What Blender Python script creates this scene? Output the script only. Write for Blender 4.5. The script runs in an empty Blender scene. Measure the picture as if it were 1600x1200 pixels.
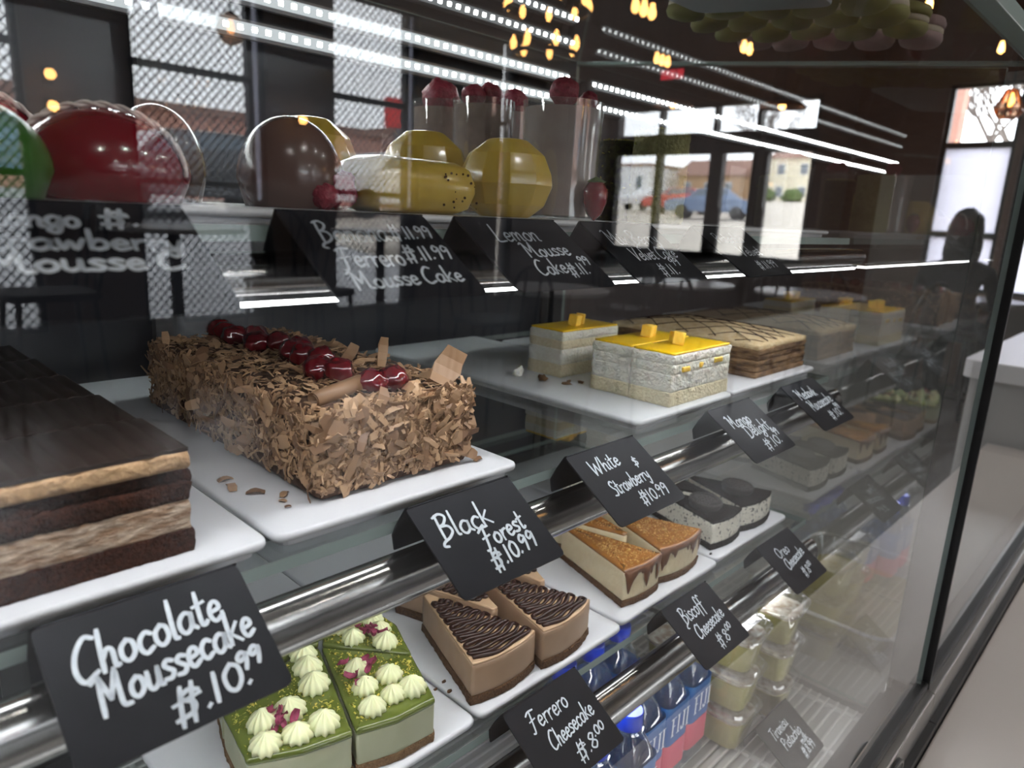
import bpy, bmesh, math, random
from mathutils import Vector, Matrix, noise

# ------------------------------------------------------------------ camera, sky, exposure
scene = bpy.context.scene
COL = scene.collection
random.seed(7)
FLOOR = -1.2          # the camera is the origin, X runs along the case, Y into it, Z up
CEIL = 1.9

cam_data = bpy.data.cameras.new('camera')
cam = bpy.data.objects.new('camera', cam_data)
COL.objects.link(cam)
cam_data.sensor_width = 36.0
cam_data.lens = 1109.0 / 1600.0 * 36.0
cam_data.clip_start = 0.01
cam_data.clip_end = 300.0
RX = Vector((0.69764239, -0.7149285, 0.04660818))     # image right
RY = Vector((-0.13635738, -0.19636286, -0.97100376))  # image down
RZ = Vector((0.70335038, 0.67105802, -0.23447683))    # view direction
m = Matrix.Identity(4)
for i in range(3):
    m[i][0] = RX[i]; m[i][1] = -RY[i]; m[i][2] = -RZ[i]
cam.matrix_world = m
cam_data.dof.use_dof = True
cam_data.dof.focus_distance = 0.56
cam_data.dof.aperture_fstop = 8.0
scene.camera = cam

vs = scene.view_settings
vs.view_transform = 'Standard'
vs.look = 'None'
vs.gamma = 1.0
vs.use_curve_mapping = False
vs.exposure = 0.0

SKY = 11.0            # overcast sky outside
FRONT_LED = 21.0      # strips under the shelf rails
TOP_LED = 32.0        # two strips along the top of the back
world = bpy.data.worlds.new('overcast_sky')
scene.world = world
world.use_nodes = True
nt = world.node_tree
nt.nodes['Background'].inputs['Color'].default_value = (0.90, 0.95, 1.0, 1)
nt.nodes['Background'].inputs['Strength'].default_value = SKY

scene.cycles.use_denoising = True
scene.cycles.max_bounces = 10
scene.cycles.transparent_max_bounces = 40
scene.cycles.glossy_bounces = 6
scene.cycles.transmission_bounces = 6
scene.cycles.diffuse_bounces = 4
scene.cycles.caustics_reflective = False
scene.cycles.caustics_refractive = False
scene.cycles.sample_clamp_indirect = 6.0

def portal(name, x, y, z, sx, sy, rot):
    """helps the sky find its way in through a window opening"""
    l = bpy.data.lights.new(name, 'AREA')
    l.shape = 'RECTANGLE'; l.size = sx; l.size_y = sy
    l.cycles.is_portal = True
    o = bpy.data.objects.new(name, l)
    o.location = (x, y, z); o.rotation_euler = rot
    COL.objects.link(o)

# ------------------------------------------------------------------ materials
def new_mat(name):
    mt = bpy.data.materials.new(name)
    mt.use_nodes = True
    nt = mt.node_tree
    for n in list(nt.nodes):
        nt.nodes.remove(n)
    return mt, nt, nt.nodes.new('ShaderNodeOutputMaterial')

def L(nt, a, b):
    nt.links.new(a, b)

def M(name, col, rough=0.5, metal=0.0, col2=None, nscale=200.0, contrast=0.25, mid=0.5, bump=None, bscale=None,
      sss=0.0, coat=0.0, island=False, stretch=None, detail=4.0, spec=None, wave=None):
    """principled material: two colours mixed by noise, fine bump relief"""
    mt, nt, out = new_mat(name)
    b = nt.nodes.new('ShaderNodeBsdfPrincipled')
    L(nt, b.outputs[0], out.inputs[0])
    b.inputs['Base Color'].default_value = (*col, 1)
    b.inputs['Roughness'].default_value = rough
    b.inputs['Metallic'].default_value = metal
    if spec is not None:
        b.inputs['Specular IOR Level'].default_value = spec
    if sss:
        b.inputs['Subsurface Weight'].default_value = sss
        b.inputs['Subsurface Radius'].default_value = (1.0, 0.7, 0.5)
        b.inputs['Subsurface Scale'].default_value = 0.004
    if coat:
        b.inputs['Coat Weight'].default_value = coat
        b.inputs['Coat Roughness'].default_value = 0.06
    tc = nt.nodes.new('ShaderNodeTexCoord')
    mp = nt.nodes.new('ShaderNodeMapping')
    L(nt, tc.outputs['Object'], mp.inputs[0])
    if stretch:
        mp.inputs['Scale'].default_value = stretch
    if col2 is not None:
        ramp = nt.nodes.new('ShaderNodeValToRGB')
        ramp.color_ramp.elements[0].position = mid - contrast
        ramp.color_ramp.elements[1].position = mid + contrast
        ramp.color_ramp.elements[0].color = (*col, 1)
        ramp.color_ramp.elements[1].color = (*col2, 1)
        if island:
            g = nt.nodes.new('ShaderNodeNewGeometry')
            oi = nt.nodes.new('ShaderNodeObjectInfo')
            ad = nt.nodes.new('ShaderNodeMath'); ad.operation = 'ADD'
            fr = nt.nodes.new('ShaderNodeMath'); fr.operation = 'FRACT'
            L(nt, g.outputs['Random Per Island'], ad.inputs[0])
            L(nt, oi.outputs['Random'], ad.inputs[1])
            L(nt, ad.outputs[0], fr.inputs[0])
            L(nt, fr.outputs[0], ramp.inputs[0])
        else:
            nz = nt.nodes.new('ShaderNodeTexNoise')
            nz.inputs['Scale'].default_value = nscale
            nz.inputs['Detail'].default_value = detail
            L(nt, mp.outputs[0], nz.inputs['Vector'])
            L(nt, nz.outputs['Fac'], ramp.inputs[0])
        L(nt, ramp.outputs[0], b.inputs['Base Color'])
    if bump or wave:
        bp = nt.nodes.new('ShaderNodeBump')
        bp.inputs['Strength'].default_value = 1.0
        if wave:
            wv = nt.nodes.new('ShaderNodeTexWave')
            wv.bands_direction = 'X'
            wv.inputs['Scale'].default_value = wave[0]
            wv.inputs['Distortion'].default_value = 1.2
            wv.inputs['Detail'].default_value = 1.0
            wv.inputs['Detail Scale'].default_value = 0.3
            L(nt, mp.outputs[0], wv.inputs['Vector'])
            L(nt, wv.outputs['Fac'], bp.inputs['Height'])
            bp.inputs['Distance'].default_value = wave[1]
        else:
            n2 = nt.nodes.new('ShaderNodeTexNoise')
            n2.inputs['Scale'].default_value = bscale or nscale
            n2.inputs['Detail'].default_value = 5.0
            L(nt, mp.outputs[0], n2.inputs['Vector'])
            L(nt, n2.outputs['Fac'], bp.inputs['Height'])
            bp.inputs['Distance'].default_value = bump
        L(nt, bp.outputs[0], b.inputs['Normal'])
    return mt

def emit(name, col, strength):
    mt, nt, out = new_mat(name)
    e = nt.nodes.new('ShaderNodeEmission')
    e.inputs[0].default_value = (*col, 1); e.inputs[1].default_value = strength
    L(nt, e.outputs[0], out.inputs[0])
    return mt

def pane_mat(name, r0=0.04, gain=2.0, tint=(1, 1, 1), coating=0.0, rough=0.0, haze=0.0, hazecol=(0.8, 0.8, 0.8), translucent=False):
    """thin sheet of glass or clear plastic: Schlick reflection of both faces, the rest goes straight through"""
    mt, nt, out = new_mat(name)
    g = nt.nodes.new('ShaderNodeNewGeometry')
    dot = nt.nodes.new('ShaderNodeVectorMath'); dot.operation = 'DOT_PRODUCT'
    L(nt, g.outputs['Normal'], dot.inputs[0]); L(nt, g.outputs['Incoming'], dot.inputs[1])
    ab = nt.nodes.new('ShaderNodeMath'); ab.operation = 'ABSOLUTE'
    L(nt, dot.outputs['Value'], ab.inputs[0])
    om = nt.nodes.new('ShaderNodeMath'); om.operation = 'SUBTRACT'; om.inputs[0].default_value = 1.0
    L(nt, ab.outputs[0], om.inputs[1])
    pw = nt.nodes.new('ShaderNodeMath'); pw.operation = 'POWER'; pw.inputs[1].default_value = 5.0
    L(nt, om.outputs[0], pw.inputs[0])
    ml = nt.nodes.new('ShaderNodeMath'); ml.operation = 'MULTIPLY_ADD'
    ml.inputs[1].default_value = 1.0 - r0; ml.inputs[2].default_value = r0
    L(nt, pw.outputs[0], ml.inputs[0])                     # R of one face
    k = nt.nodes.new('ShaderNodeMath'); k.operation = 'MULTIPLY_ADD'
    k.inputs[1].default_value = gain; k.inputs[2].default_value = coating
    L(nt, ml.outputs[0], k.inputs[0])
    d1 = nt.nodes.new('ShaderNodeMath'); d1.operation = 'ADD'; d1.inputs[1].default_value = 1.0
    L(nt, ml.outputs[0], d1.inputs[0])
    dv = nt.nodes.new('ShaderNodeMath'); dv.operation = 'DIVIDE'; dv.use_clamp = True
    L(nt, k.outputs[0], dv.inputs[0]); L(nt, d1.outputs[0], dv.inputs[1])   # 2R/(1+R)
    tr = nt.nodes.new('ShaderNodeBsdfTransparent'); tr.inputs[0].default_value = (*tint, 1)
    gl = nt.nodes.new('ShaderNodeBsdfGlossy'); gl.inputs['Roughness'].default_value = rough
    gl.inputs['Color'].default_value = (1, 1, 1, 1)
    base = tr.outputs[0]
    if haze:
        df = nt.nodes.new('ShaderNodeBsdfTranslucent' if translucent else 'ShaderNodeBsdfDiffuse'); df.inputs[0].default_value = (*hazecol, 1)
        hm = nt.nodes.new('ShaderNodeMixShader'); hm.inputs[0].default_value = haze
        L(nt, base, hm.inputs[1]); L(nt, df.outputs[0], hm.inputs[2]); base = hm.outputs[0]
    mx = nt.nodes.new('ShaderNodeMixShader')
    L(nt, dv.outputs[0], mx.inputs[0]); L(nt, base, mx.inputs[1]); L(nt, gl.outputs[0], mx.inputs[2])
    L(nt, mx.outputs[0], out.inputs[0])
    return mt

def clear_mat(name, tint=(1, 1, 1)):
    mt, nt, out = new_mat(name)
    tr = nt.nodes.new('ShaderNodeBsdfTransparent'); tr.inputs[0].default_value = (*tint, 1)
    L(nt, tr.outputs[0], out.inputs[0])
    return mt

MATS = dict(
    front_glass=pane_mat('front_glass', 0.043, 2.0, (0.96, 0.975, 0.97)),
    end_glass=pane_mat('end_glass', 0.043, 2.0, (0.88, 0.91, 0.90), coating=0.26),
    roof_glass=pane_mat('roof_glass', 0.03, 0.9, (0.80, 0.83, 0.82)),
    shelf_glass=pane_mat('shelf_glass', 0.05, 2.0, (0.86, 0.90, 0.89)),
    glass_back=clear_mat('glass_back_face'),
    glass_edge=M('glass_edge', (0.34, 0.42, 0.40), 0.15),
    edge_strip=pane_mat('edge_strip', 0.04, 2.0, (0.8, 0.8, 0.79), haze=0.35, hazecol=(0.55, 0.54, 0.52)),
    window_glass=pane_mat('window_glass', 0.043, 2.0),
    frosted=pane_mat('frosted_window', 0.043, 2.0, (0.9, 0.9, 0.95), haze=0.9, hazecol=(0.62, 0.62, 0.68), translucent=True),
    plastic=pane_mat('clear_plastic', 0.05, 1.6, (0.93, 0.94, 0.92), rough=0.05, haze=0.05),
    lid=pane_mat('lid_plastic', 0.06, 1.8, (0.9, 0.9, 0.9), rough=0.06, haze=0.10),
    steel=M('brushed_steel', (0.55, 0.54, 0.52), 0.33, 1.0, col2=(0.42, 0.41, 0.40), nscale=60, stretch=(0.3, 8, 8)),
    chrome=M('polished_rail', (0.48, 0.475, 0.47), 0.19, 1.0, col2=(0.30, 0.29, 0.28), nscale=55, stretch=(0.4, 6, 6)),
    black=M('black_gasket', (0.008, 0.008, 0.009), 0.45),
    dark_frame=M('dark_frame', (0.018, 0.018, 0.021), 0.35),
    dark_panel=M('dark_sliding_door', (0.035, 0.039, 0.047), 0.22, col2=(0.050, 0.054, 0.064), nscale=6),
    grey_metal=M('grey_metal', (0.16, 0.16, 0.165), 0.35, 0.8),
    white_tray=M('white_tray', (0.70, 0.71, 0.745), 0.28),
    grey_tray=M('frosted_tray', (0.62, 0.64, 0.66), 0.35),
    card=M('black_card', (0.010, 0.011, 0.015), 0.55, col2=(0.014, 0.015, 0.020), nscale=40, spec=0.16),
    chalk=M('chalk_pen', (0.80, 0.86, 0.92), 0.7, col2=(0.62, 0.68, 0.75), nscale=300),
    led_dot=emit('led_dot', (0.95, 1.0, 1.0), TOP_LED * 3.4),
    led_cover=emit('led_cover', (0.90, 0.97, 1.0), TOP_LED * 0.022),
    led_front=emit('led_front', (0.97, 0.98, 1.0), FRONT_LED),
    ceiling_fill=emit('ceiling_fill_face', (1.0, 0.94, 0.88), 150.0),  # face of the fill lamps added on the ceiling, out of view
    added_low_led=emit('added_low_led', (0.97, 0.98, 1.0), 9.0),  # glow of the strip added out of sight at the deck front
    bulb=emit('warm_bulb', (1.0, 0.50, 0.14), 26.0),
    exit_red=emit('exit_sign', (1.0, 0.05, 0.08), 3.0),
    # cakes
    sponge=M('chocolate_sponge', (0.072, 0.026, 0.015), 0.95, spec=0.08, col2=(0.018, 0.006, 0.004), nscale=420, bump=0.0035, bscale=520),
    mousse=M('coffee_mousse', (0.27, 0.155, 0.085), 0.75, col2=(0.66, 0.52, 0.39), nscale=170, contrast=0.16, mid=0.55, bump=0.003, bscale=340, stretch=(0.5, 0.5, 1.7), sss=0.1),
    mousse_top=M('caramel_mousse', (0.56, 0.36, 0.19), 0.7, col2=(0.30, 0.17, 0.08), nscale=190, bump=0.0016, bscale=300, sss=0.1),
    dark_glaze=M('dark_chocolate_glaze', (0.024, 0.015, 0.012), 0.38, spec=0.5),
    flake=M('chocolate_flake', (0.17, 0.085, 0.042), 0.5, col2=(0.56, 0.355, 0.20), contrast=0.5, island=True),
    choc_body=M('chocolate_cream', (0.045, 0.020, 0.011), 0.8, col2=(0.11, 0.052, 0.028), nscale=180, bump=0.003, bscale=260),
    cherry=M('glazed_cherry', (0.075, 0.002, 0.006), 0.12, col2=(0.16, 0.006, 0.012), nscale=60, coat=1.0, sss=0.15),
    cream=M('whipped_cream', (0.86, 0.84, 0.76), 0.6, col2=(0.80, 0.76, 0.64), nscale=150, bump=0.0035, bscale=330, sss=0.2),
    vanilla=M('vanilla_sponge', (0.80, 0.73, 0.52), 0.8, col2=(0.70, 0.60, 0.38), nscale=260, bump=0.003, bscale=380, sss=0.1),
    mango=M('mango_jelly', (0.95, 0.55, 0.008), 0.35, col2=(1.0, 0.64, 0.015), nscale=60, sss=0.15, coat=0.3),
    mango_cube=M('mango_cube', (0.92, 0.55, 0.05), 0.45, col2=(0.97, 0.68, 0.12), nscale=200, bump=0.001, sss=0.2),
    honey=M('honey_sponge', (0.33, 0.20, 0.10), 0.85, col2=(0.085, 0.042, 0.02), nscale=80, contrast=0.14, bump=0.003, bscale=340, stretch=(0.5, 0.5, 2.0)),
    honey_top=M('honey_cream_top', (0.60, 0.42, 0.21), 0.8, col2=(0.74, 0.60, 0.38), nscale=120, bump=0.0025, bscale=300),
    drizzle=M('chocolate_drizzle', (0.050, 0.018, 0.012), 0.22, coat=0.5),
    crust=M('biscuit_crust', (0.30, 0.18, 0.085), 0.9, col2=(0.15, 0.075, 0.03), nscale=480, bump=0.004, bscale=600),
    dark_crust=M('dark_biscuit_crust', (0.17, 0.080, 0.030), 0.9, col2=(0.07, 0.03, 0.012), nscale=420, bump=0.004, bscale=560),
    matcha_fill=M('matcha_filling', (0.40, 0.42, 0.27), 0.42, col2=(0.48, 0.49, 0.34), nscale=40, sss=0.15),
    matcha_top=M('matcha_glaze', (0.095, 0.125, 0.018), 0.22, col2=(0.14, 0.17, 0.030), nscale=50, sss=0.1, coat=0.4),
    rosette=M('pale_green_cream', (0.72, 0.74, 0.42), 0.5, col2=(0.78, 0.79, 0.50), nscale=150, sss=0.2),
    petal=M('rose_petal', (0.13, 0.008, 0.035), 0.6, col2=(0.42, 0.06, 0.14), nscale=260),
    pistachio=M('pistachio_crumb', (0.66, 0.52, 0.09), 0.8, col2=(0.36, 0.38, 0.06), contrast=0.5, island=True),
    nutella=M('hazelnut_filling', (0.36, 0.235, 0.15), 0.45, col2=(0.42, 0.285, 0.19), nscale=50, sss=0.15),
    nutella_top=M('hazelnut_top', (0.50, 0.33, 0.20), 0.5, sss=0.1),
    swirl=M('chocolate_swirl', (0.024, 0.008, 0.005), 0.30, spec=0.35),
    cheese=M('cheesecake_filling', (0.80, 0.70, 0.48), 0.5, col2=(0.74, 0.62, 0.40), nscale=120, bump=0.001, bscale=220, sss=0.2),
    caramel=M('caramel_glaze', (0.33, 0.135, 0.022), 0.22, col2=(0.24, 0.090, 0.018), nscale=40, coat=0.3),
    choc_drip=M('milk_chocolate_drip', (0.15, 0.060, 0.024), 0.28, coat=0.2),
    biscuit_crumb=M('biscuit_crumb', (0.58, 0.34, 0.10), 0.9, col2=(0.42, 0.22, 0.06), contrast=0.5, island=True),
    cookie=M('black_cookie', (0.034, 0.029, 0.027), 0.55, spec=0.3, col2=(0.055, 0.048, 0.045), nscale=500, bump=0.0008, bscale=500),
    black_crumb=M('black_crumb', (0.007, 0.005, 0.004), 0.95, spec=0.04, col2=(0.018, 0.013, 0.011), nscale=420, bump=0.004, bscale=420),
    cookie_cheese=M('cookies_and_cream_filling', (0.80, 0.76, 0.65), 0.6, col2=(0.035, 0.030, 0.028), nscale=250, contrast=0.022, mid=0.615, detail=2.5, bump=0.0014),
    # top shelf desserts
    lemon=M('lemon_glaze', (0.44, 0.30, 0.035), 0.28, col2=(0.52, 0.37, 0.07), nscale=35, sss=0.3, coat=0.3),
    red_glaze=M('red_glaze', (0.17, 0.005, 0.013), 0.22, col2=(0.22, 0.010, 0.02), nscale=40, coat=0.6),
    green_glaze=M('green_glaze', (0.035, 0.12, 0.015), 0.3, coat=0.08),
    taupe_glaze=M('taupe_glaze', (0.11, 0.065, 0.055), 0.25, coat=0.3),
    sugar=M('sugar_edge', (0.85, 0.74, 0.70), 0.5),
    berry=M('frosted_berry', (0.16, 0.010, 0.025), 0.45, col2=(0.30, 0.03, 0.06), nscale=300, bump=0.0015, sss=0.2),
    cup_cream=M('mousse_cup_filling', (0.42, 0.30, 0.27), 0.7, col2=(0.30, 0.20, 0.18), nscale=90),
    pink_cream=M('pink_cup_filling', (0.50, 0.40, 0.40), 0.6, col2=(0.42, 0.30, 0.31), nscale=60),
    dark_cake=M('dark_cake_side', (0.016, 0.013, 0.011), 0.6, col2=(0.05, 0.05, 0.015), nscale=160, contrast=0.1, bump=0.002),
    nut_cake=M('nut_coated_side', (0.36, 0.34, 0.16), 0.85, col2=(0.22, 0.20, 0.08), nscale=130, bump=0.004, bscale=260),
    macaron_green=M('green_shell', (0.26, 0.27, 0.06), 0.6, col2=(0.33, 0.28, 0.10), nscale=120),
    macaron_pink=M('pink_shell', (0.38, 0.23, 0.23), 0.6, col2=(0.42, 0.29, 0.28), nscale=120),
    macaron_fill=M('shell_cream', (0.72, 0.62, 0.48), 0.7),
    # deck
    wire=M('white_wire', (0.82, 0.82, 0.80), 0.35, 0.3),
    deck=M('grey_deck', (0.58, 0.58, 0.565), 0.4, 0.2),
    pudding=M('yellow_pudding', (0.42, 0.36, 0.09), 0.45, col2=(0.50, 0.45, 0.14), nscale=50, sss=0.1),
    pudding_top=M('cream_pudding_top', (0.66, 0.62, 0.52), 0.6, col2=(0.36, 0.25, 0.15), nscale=110, contrast=0.12),
    blue_cap=M('blue_cap', (0.008, 0.050, 0.62), 0.3),
    bottle=pane_mat('bottle_plastic', 0.06, 2.0, (0.86, 0.92, 0.97), rough=0.03, haze=0.05, hazecol=(0.6, 0.75, 0.9)),
    label_blue=M('blue_label', (0.010, 0.060, 0.30), 0.35, col2=(0.03, 0.22, 0.50), nscale=16),
    label_pink=M('pink_label_band', (0.62, 0.06, 0.13), 0.4, col2=(0.70, 0.14, 0.20), nscale=30),
    label_white=M('white_print', (0.85, 0.88, 0.92), 0.5),
    foil=M('silver_foil', (0.75, 0.75, 0.76), 0.28, 0.9, col2=(0.55, 0.55, 0.55), nscale=80, bump=0.004),
    # cafe
    ledge=M('pale_stone', (0.60, 0.56, 0.535), 0.32, col2=(0.64, 0.60, 0.575), nscale=7, contrast=0.4),
    counter_white=M('white_counter', (0.90, 0.91, 0.93), 0.3),
    counter_face=M('grey_counter_face', (0.46, 0.46, 0.455), 0.4),
    floor=M('dark_floor', (0.055, 0.045, 0.040), 0.35, col2=(0.075, 0.062, 0.054), nscale=3),
    ceiling=M('black_ceiling', (0.006, 0.006, 0.007), 0.8),
    wall_dark=M('dark_wall', (0.12, 0.097, 0.093), 0.6, col2=(0.15, 0.122, 0.116), nscale=5),
    wall_brown=M('brown_brick_wall', (0.17, 0.105, 0.085), 0.7, col2=(0.125, 0.076, 0.062), nscale=8, stretch=(1, 1, 5)),
    mullion=M('black_mullion', (0.010, 0.010, 0.012), 0.4),
    white_post=M('white_post', (0.60, 0.60, 0.62), 0.5),
    lattice=M('lattice_wire', (0.03, 0.03, 0.035), 0.5),
    table_top=M('white_table_top', (0.75, 0.76, 0.78), 0.22),
    black_metal=M('black_metal', (0.012, 0.012, 0.013), 0.4, 0.3),
    copper=M('copper_shade', (0.50, 0.19, 0.07), 0.28, 0.9),
    bulb_glass=pane_mat('bulb_glass', 0.05, 1.6, (0.5, 0.38, 0.3), rough=0.02),
    skin=M('skin', (0.40, 0.24, 0.17), 0.55, sss=0.1),
    hair=M('dark_hair', (0.014, 0.009, 0.007), 0.45),
    dark_cloth=M('dark_clothes', (0.018, 0.018, 0.024), 0.85),
    red_cloth=M('red_scarf', (0.40, 0.02, 0.025), 0.8),
    # outdoors
    lot=M('pale_concrete', (0.52, 0.47, 0.40), 0.9, col2=(0.44, 0.40, 0.35), nscale=0.6),
    asphalt=M('street_asphalt', (0.30, 0.30, 0.31), 0.9, col2=(0.36, 0.36, 0.37), nscale=1.5),
    grass=M('winter_grass', (0.20, 0.25, 0.08), 0.95, col2=(0.30, 0.30, 0.14), nscale=4),
    cream_wall=M('cream_siding', (0.80, 0.74, 0.58), 0.8),
    brick=M('red_brick', (0.40, 0.20, 0.16), 0.9, col2=(0.50, 0.28, 0.22), nscale=3),
    brown_siding=M('brown_siding', (0.40, 0.26, 0.15), 0.9),
    roof_tile=M('roof_shingle', (0.24, 0.13, 0.10), 0.9, col2=(0.30, 0.18, 0.14), nscale=4),
    pane_dark=M('dark_pane', (0.10, 0.13, 0.16), 0.15),
    trunk=M('bare_branch', (0.12, 0.10, 0.09), 0.9),
    bush=M('green_bush', (0.06, 0.10, 0.03), 0.95, col2=(0.12, 0.16, 0.05), nscale=6),
    car_white=M('white_car_paint', (0.75, 0.76, 0.78), 0.2, coat=0.6),
    car_blue=M('blue_car_paint', (0.12, 0.18, 0.30), 0.2, coat=0.6),
    car_dark=M('dark_car_paint', (0.03, 0.035, 0.045), 0.2, coat=0.6),
    car_red=M('red_car_paint', (0.45, 0.03, 0.03), 0.2, coat=0.6),
    tyre=M('tyre', (0.015, 0.015, 0.015), 0.8),
    sign_red=M('red_sign', (0.70, 0.03, 0.03), 0.5),
)

# ------------------------------------------------------------------ mesh helpers
class MB:
    def __init__(s):
        s.v = []; s.f = []
    def add(s, vs, fs):
        n = len(s.v)
        s.v += [tuple(v) for v in vs]
        s.f += [tuple(n + i for i in f) for f in fs]
        return s
    def box(s, x0, x1, y0, y1, z0, z1):
        return s.add([(x0, y0, z0), (x1, y0, z0), (x1, y1, z0), (x0, y1, z0), (x0, y0, z1), (x1, y0, z1), (x1, y1, z1), (x0, y1, z1)],
                     [(0, 3, 2, 1), (4, 5, 6, 7), (0, 1, 5, 4), (1, 2, 6, 5), (2, 3, 7, 6), (3, 0, 4, 7)])
    def tube(s, pts, r, n=8, cap=True, flat=1.0):
        """a tube of n sides along pts; r a number or one per point"""
        pts = [Vector(p) for p in pts]
        k = len(pts)
        rs = r if isinstance(r, (list, tuple)) else [r] * k
        vs = []; up = Vector((0, 0, 1))
        for i, p in enumerate(pts):
            d = (pts[min(i + 1, k - 1)] - pts[max(i - 1, 0)])
            if d.length < 1e-9: d = Vector((1, 0, 0))
            d.normalize()
            a = up.cross(d)
            if a.length < 1e-3: a = Vector((1, 0, 0)).cross(d)
            a.normalize(); b = d.cross(a)
            for j in range(n):
                t = 2 * math.pi * j / n
                vs.append(p + a * (math.cos(t) * rs[i]) + b * (math.sin(t) * rs[i] * flat))
        fs = []
        for i in range(k - 1):
            for j in range(n):
                fs.append((i * n + j, i * n + (j + 1) % n, (i + 1) * n + (j + 1) % n, (i + 1) * n + j))
        if cap:
            fs.append(tuple(reversed(range(n)))); fs.append(tuple((k - 1) * n + j for j in range(n)))
        return s.add(vs, fs)
    def lathe(s, prof, n=24, c=(0, 0, 0), mod=None, cap=True):
        """prof: (radius, z) from bottom to top around a vertical axis at c"""
        vs = []
        for (r, z) in prof:
            for j in range(n):
                t = 2 * math.pi * j / n
                q = r * (mod(t, z) if mod else 1.0)
                vs.append((c[0] + q * math.cos(t), c[1] + q * math.sin(t), c[2] + z))
        fs = []
        for i in range(len(prof) - 1):
            for j in range(n):
                fs.append((i * n + j, i * n + (j + 1) % n, (i + 1) * n + (j + 1) % n, (i + 1) * n + j))
        if cap:
            fs.append(tuple(reversed(range(n)))); fs.append(tuple((len(prof) - 1) * n + j for j in range(n)))
        return s.add(vs, fs)
    def prism(s, poly, z0, z1):
        n = len(poly)
        vs = [(x, y, z0) for x, y in poly] + [(x, y, z1) for x, y in poly]
        fs = [tuple(reversed(range(n))), tuple(range(n, 2 * n))] + [(i, (i + 1) % n, n + (i + 1) % n, n + i) for i in range(n)]
        return s.add(vs, fs)
    def ball(s, c, r, n=12, k=8, sx=1, sy=1, sz=1, amp=0.0, seed=0):
        vs = []
        for i in range(1, k):
            a = math.pi * i / k
            for j in range(n):
                t = 2 * math.pi * j / n
                d = Vector((math.sin(a) * math.cos(t), math.sin(a) * math.sin(t), math.cos(a)))
                q = r * (1 + amp * noise.noise(d * 2.0 + Vector((seed, seed * 1.7, 0))))
                vs.append((c[0] + d.x * q * sx, c[1] + d.y * q * sy, c[2] + d.z * q * sz))
        top = len(vs); vs += [(c[0], c[1], c[2] + r * sz), (c[0], c[1], c[2] - r * sz)]
        fs = []
        for i in range(k - 2):
            for j in range(n):
                fs.append((i * n + j, (i + 1) * n + j, (i + 1) * n + (j + 1) % n, i * n + (j + 1) % n))
        for j in range(n):
            fs.append((top, j, (j + 1) % n))
            b = (k - 2) * n
            fs.append((top + 1, b + (j + 1) % n, b + j))
        return s.add(vs, fs)
    def mesh(s, name, smooth=False):
        me = bpy.data.meshes.new(name)
        me.from_pydata(s.v, [], s.f)
        me.update()
        if smooth:
            me.polygons.foreach_set('use_smooth', [True] * len(me.polygons))
        return me
    def build(s, name, mat, parent=None, smooth=False, bevel=0.0, seg=2, loc=None, angle=None):
        me = s.mesh(name, smooth)
        if bevel:
            bm = bmesh.new(); bm.from_mesh(me)
            bmesh.ops.bevel(bm, geom=list(bm.edges), offset=bevel, segments=seg, profile=0.6, affect='EDGES', clamp_overlap=True)
            bmesh.ops.recalc_face_normals(bm, faces=bm.faces)
            bm.to_mesh(me); bm.free()
        if angle:
            me.polygons.foreach_set('use_smooth', [True] * len(me.polygons))
            me.set_sharp_from_angle(angle=math.radians(angle))
        return put(name, me, mat, parent, loc)

def put(name, me, mat, parent=None, loc=None):
    o = bpy.data.objects.new(name, me)
    COL.objects.link(o)
    if mat is not None and not me.materials:
        me.materials.append(MATS[mat] if isinstance(mat, str) else mat)
    if parent is not None:
        o.parent = parent
    if loc is not None:
        o.location = loc
    return o

def tag(o, label, cat, group=None):
    o['label'] = label; o['category'] = cat
    if group: o['group'] = group
    return o

def thing(name, label, cat, loc=(0, 0, 0), rotz=0.0, group=None):
    o = bpy.data.objects.new(name, None)
    o.empty_display_size = 0.02
    COL.objects.link(o)
    o.location = loc; o.rotation_euler = (0, 0, rotz)
    return tag(o, label, cat, group)

def struct(o):
    o['kind'] = 'structure'; return o

def stuff(o):
    o['kind'] = 'stuff'; return o

def dup(root, loc, rotz=None, label=None, group=None):
    r = root.copy(); COL.objects.link(r); r.location = loc
    if rotz is not None: r.rotation_euler = (0, 0, rotz)
    if label: r['label'] = label
    if group: r['group'] = group
    for ch in list(root.children):
        c = ch.copy(); COL.objects.link(c); c.parent = r
        for g in list(ch.children):
            d = g.copy(); COL.objects.link(d); d.parent = c
    return r

def round_poly(pts, r, n=4):
    """convex polygon with its corners rounded"""
    out = []
    k = len(pts)
    for i in range(k):
        p = Vector(pts[i]); a = Vector(pts[i - 1]) - p; b = Vector(pts[(i + 1) % k]) - p
        rr = min(r, a.length * 0.45, b.length * 0.45)
        a = p + a.normalized() * rr; b = p + b.normalized() * rr
        for j in range(n + 1):
            t = j / n
            q = a * (1 - t) ** 2 + p * (2 * t * (1 - t)) + b * t * t
            out.append((q.x, q.y))
    return out

def resample(poly, step):
    out = []
    k = len(poly)
    for i in range(k):
        a = Vector(poly[i]); b = Vector(poly[(i + 1) % k])
        n = max(1, int((b - a).length / step))
        for j in range(n):
            q = a.lerp(b, j / n); out.append((q.x, q.y))
    return out

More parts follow.
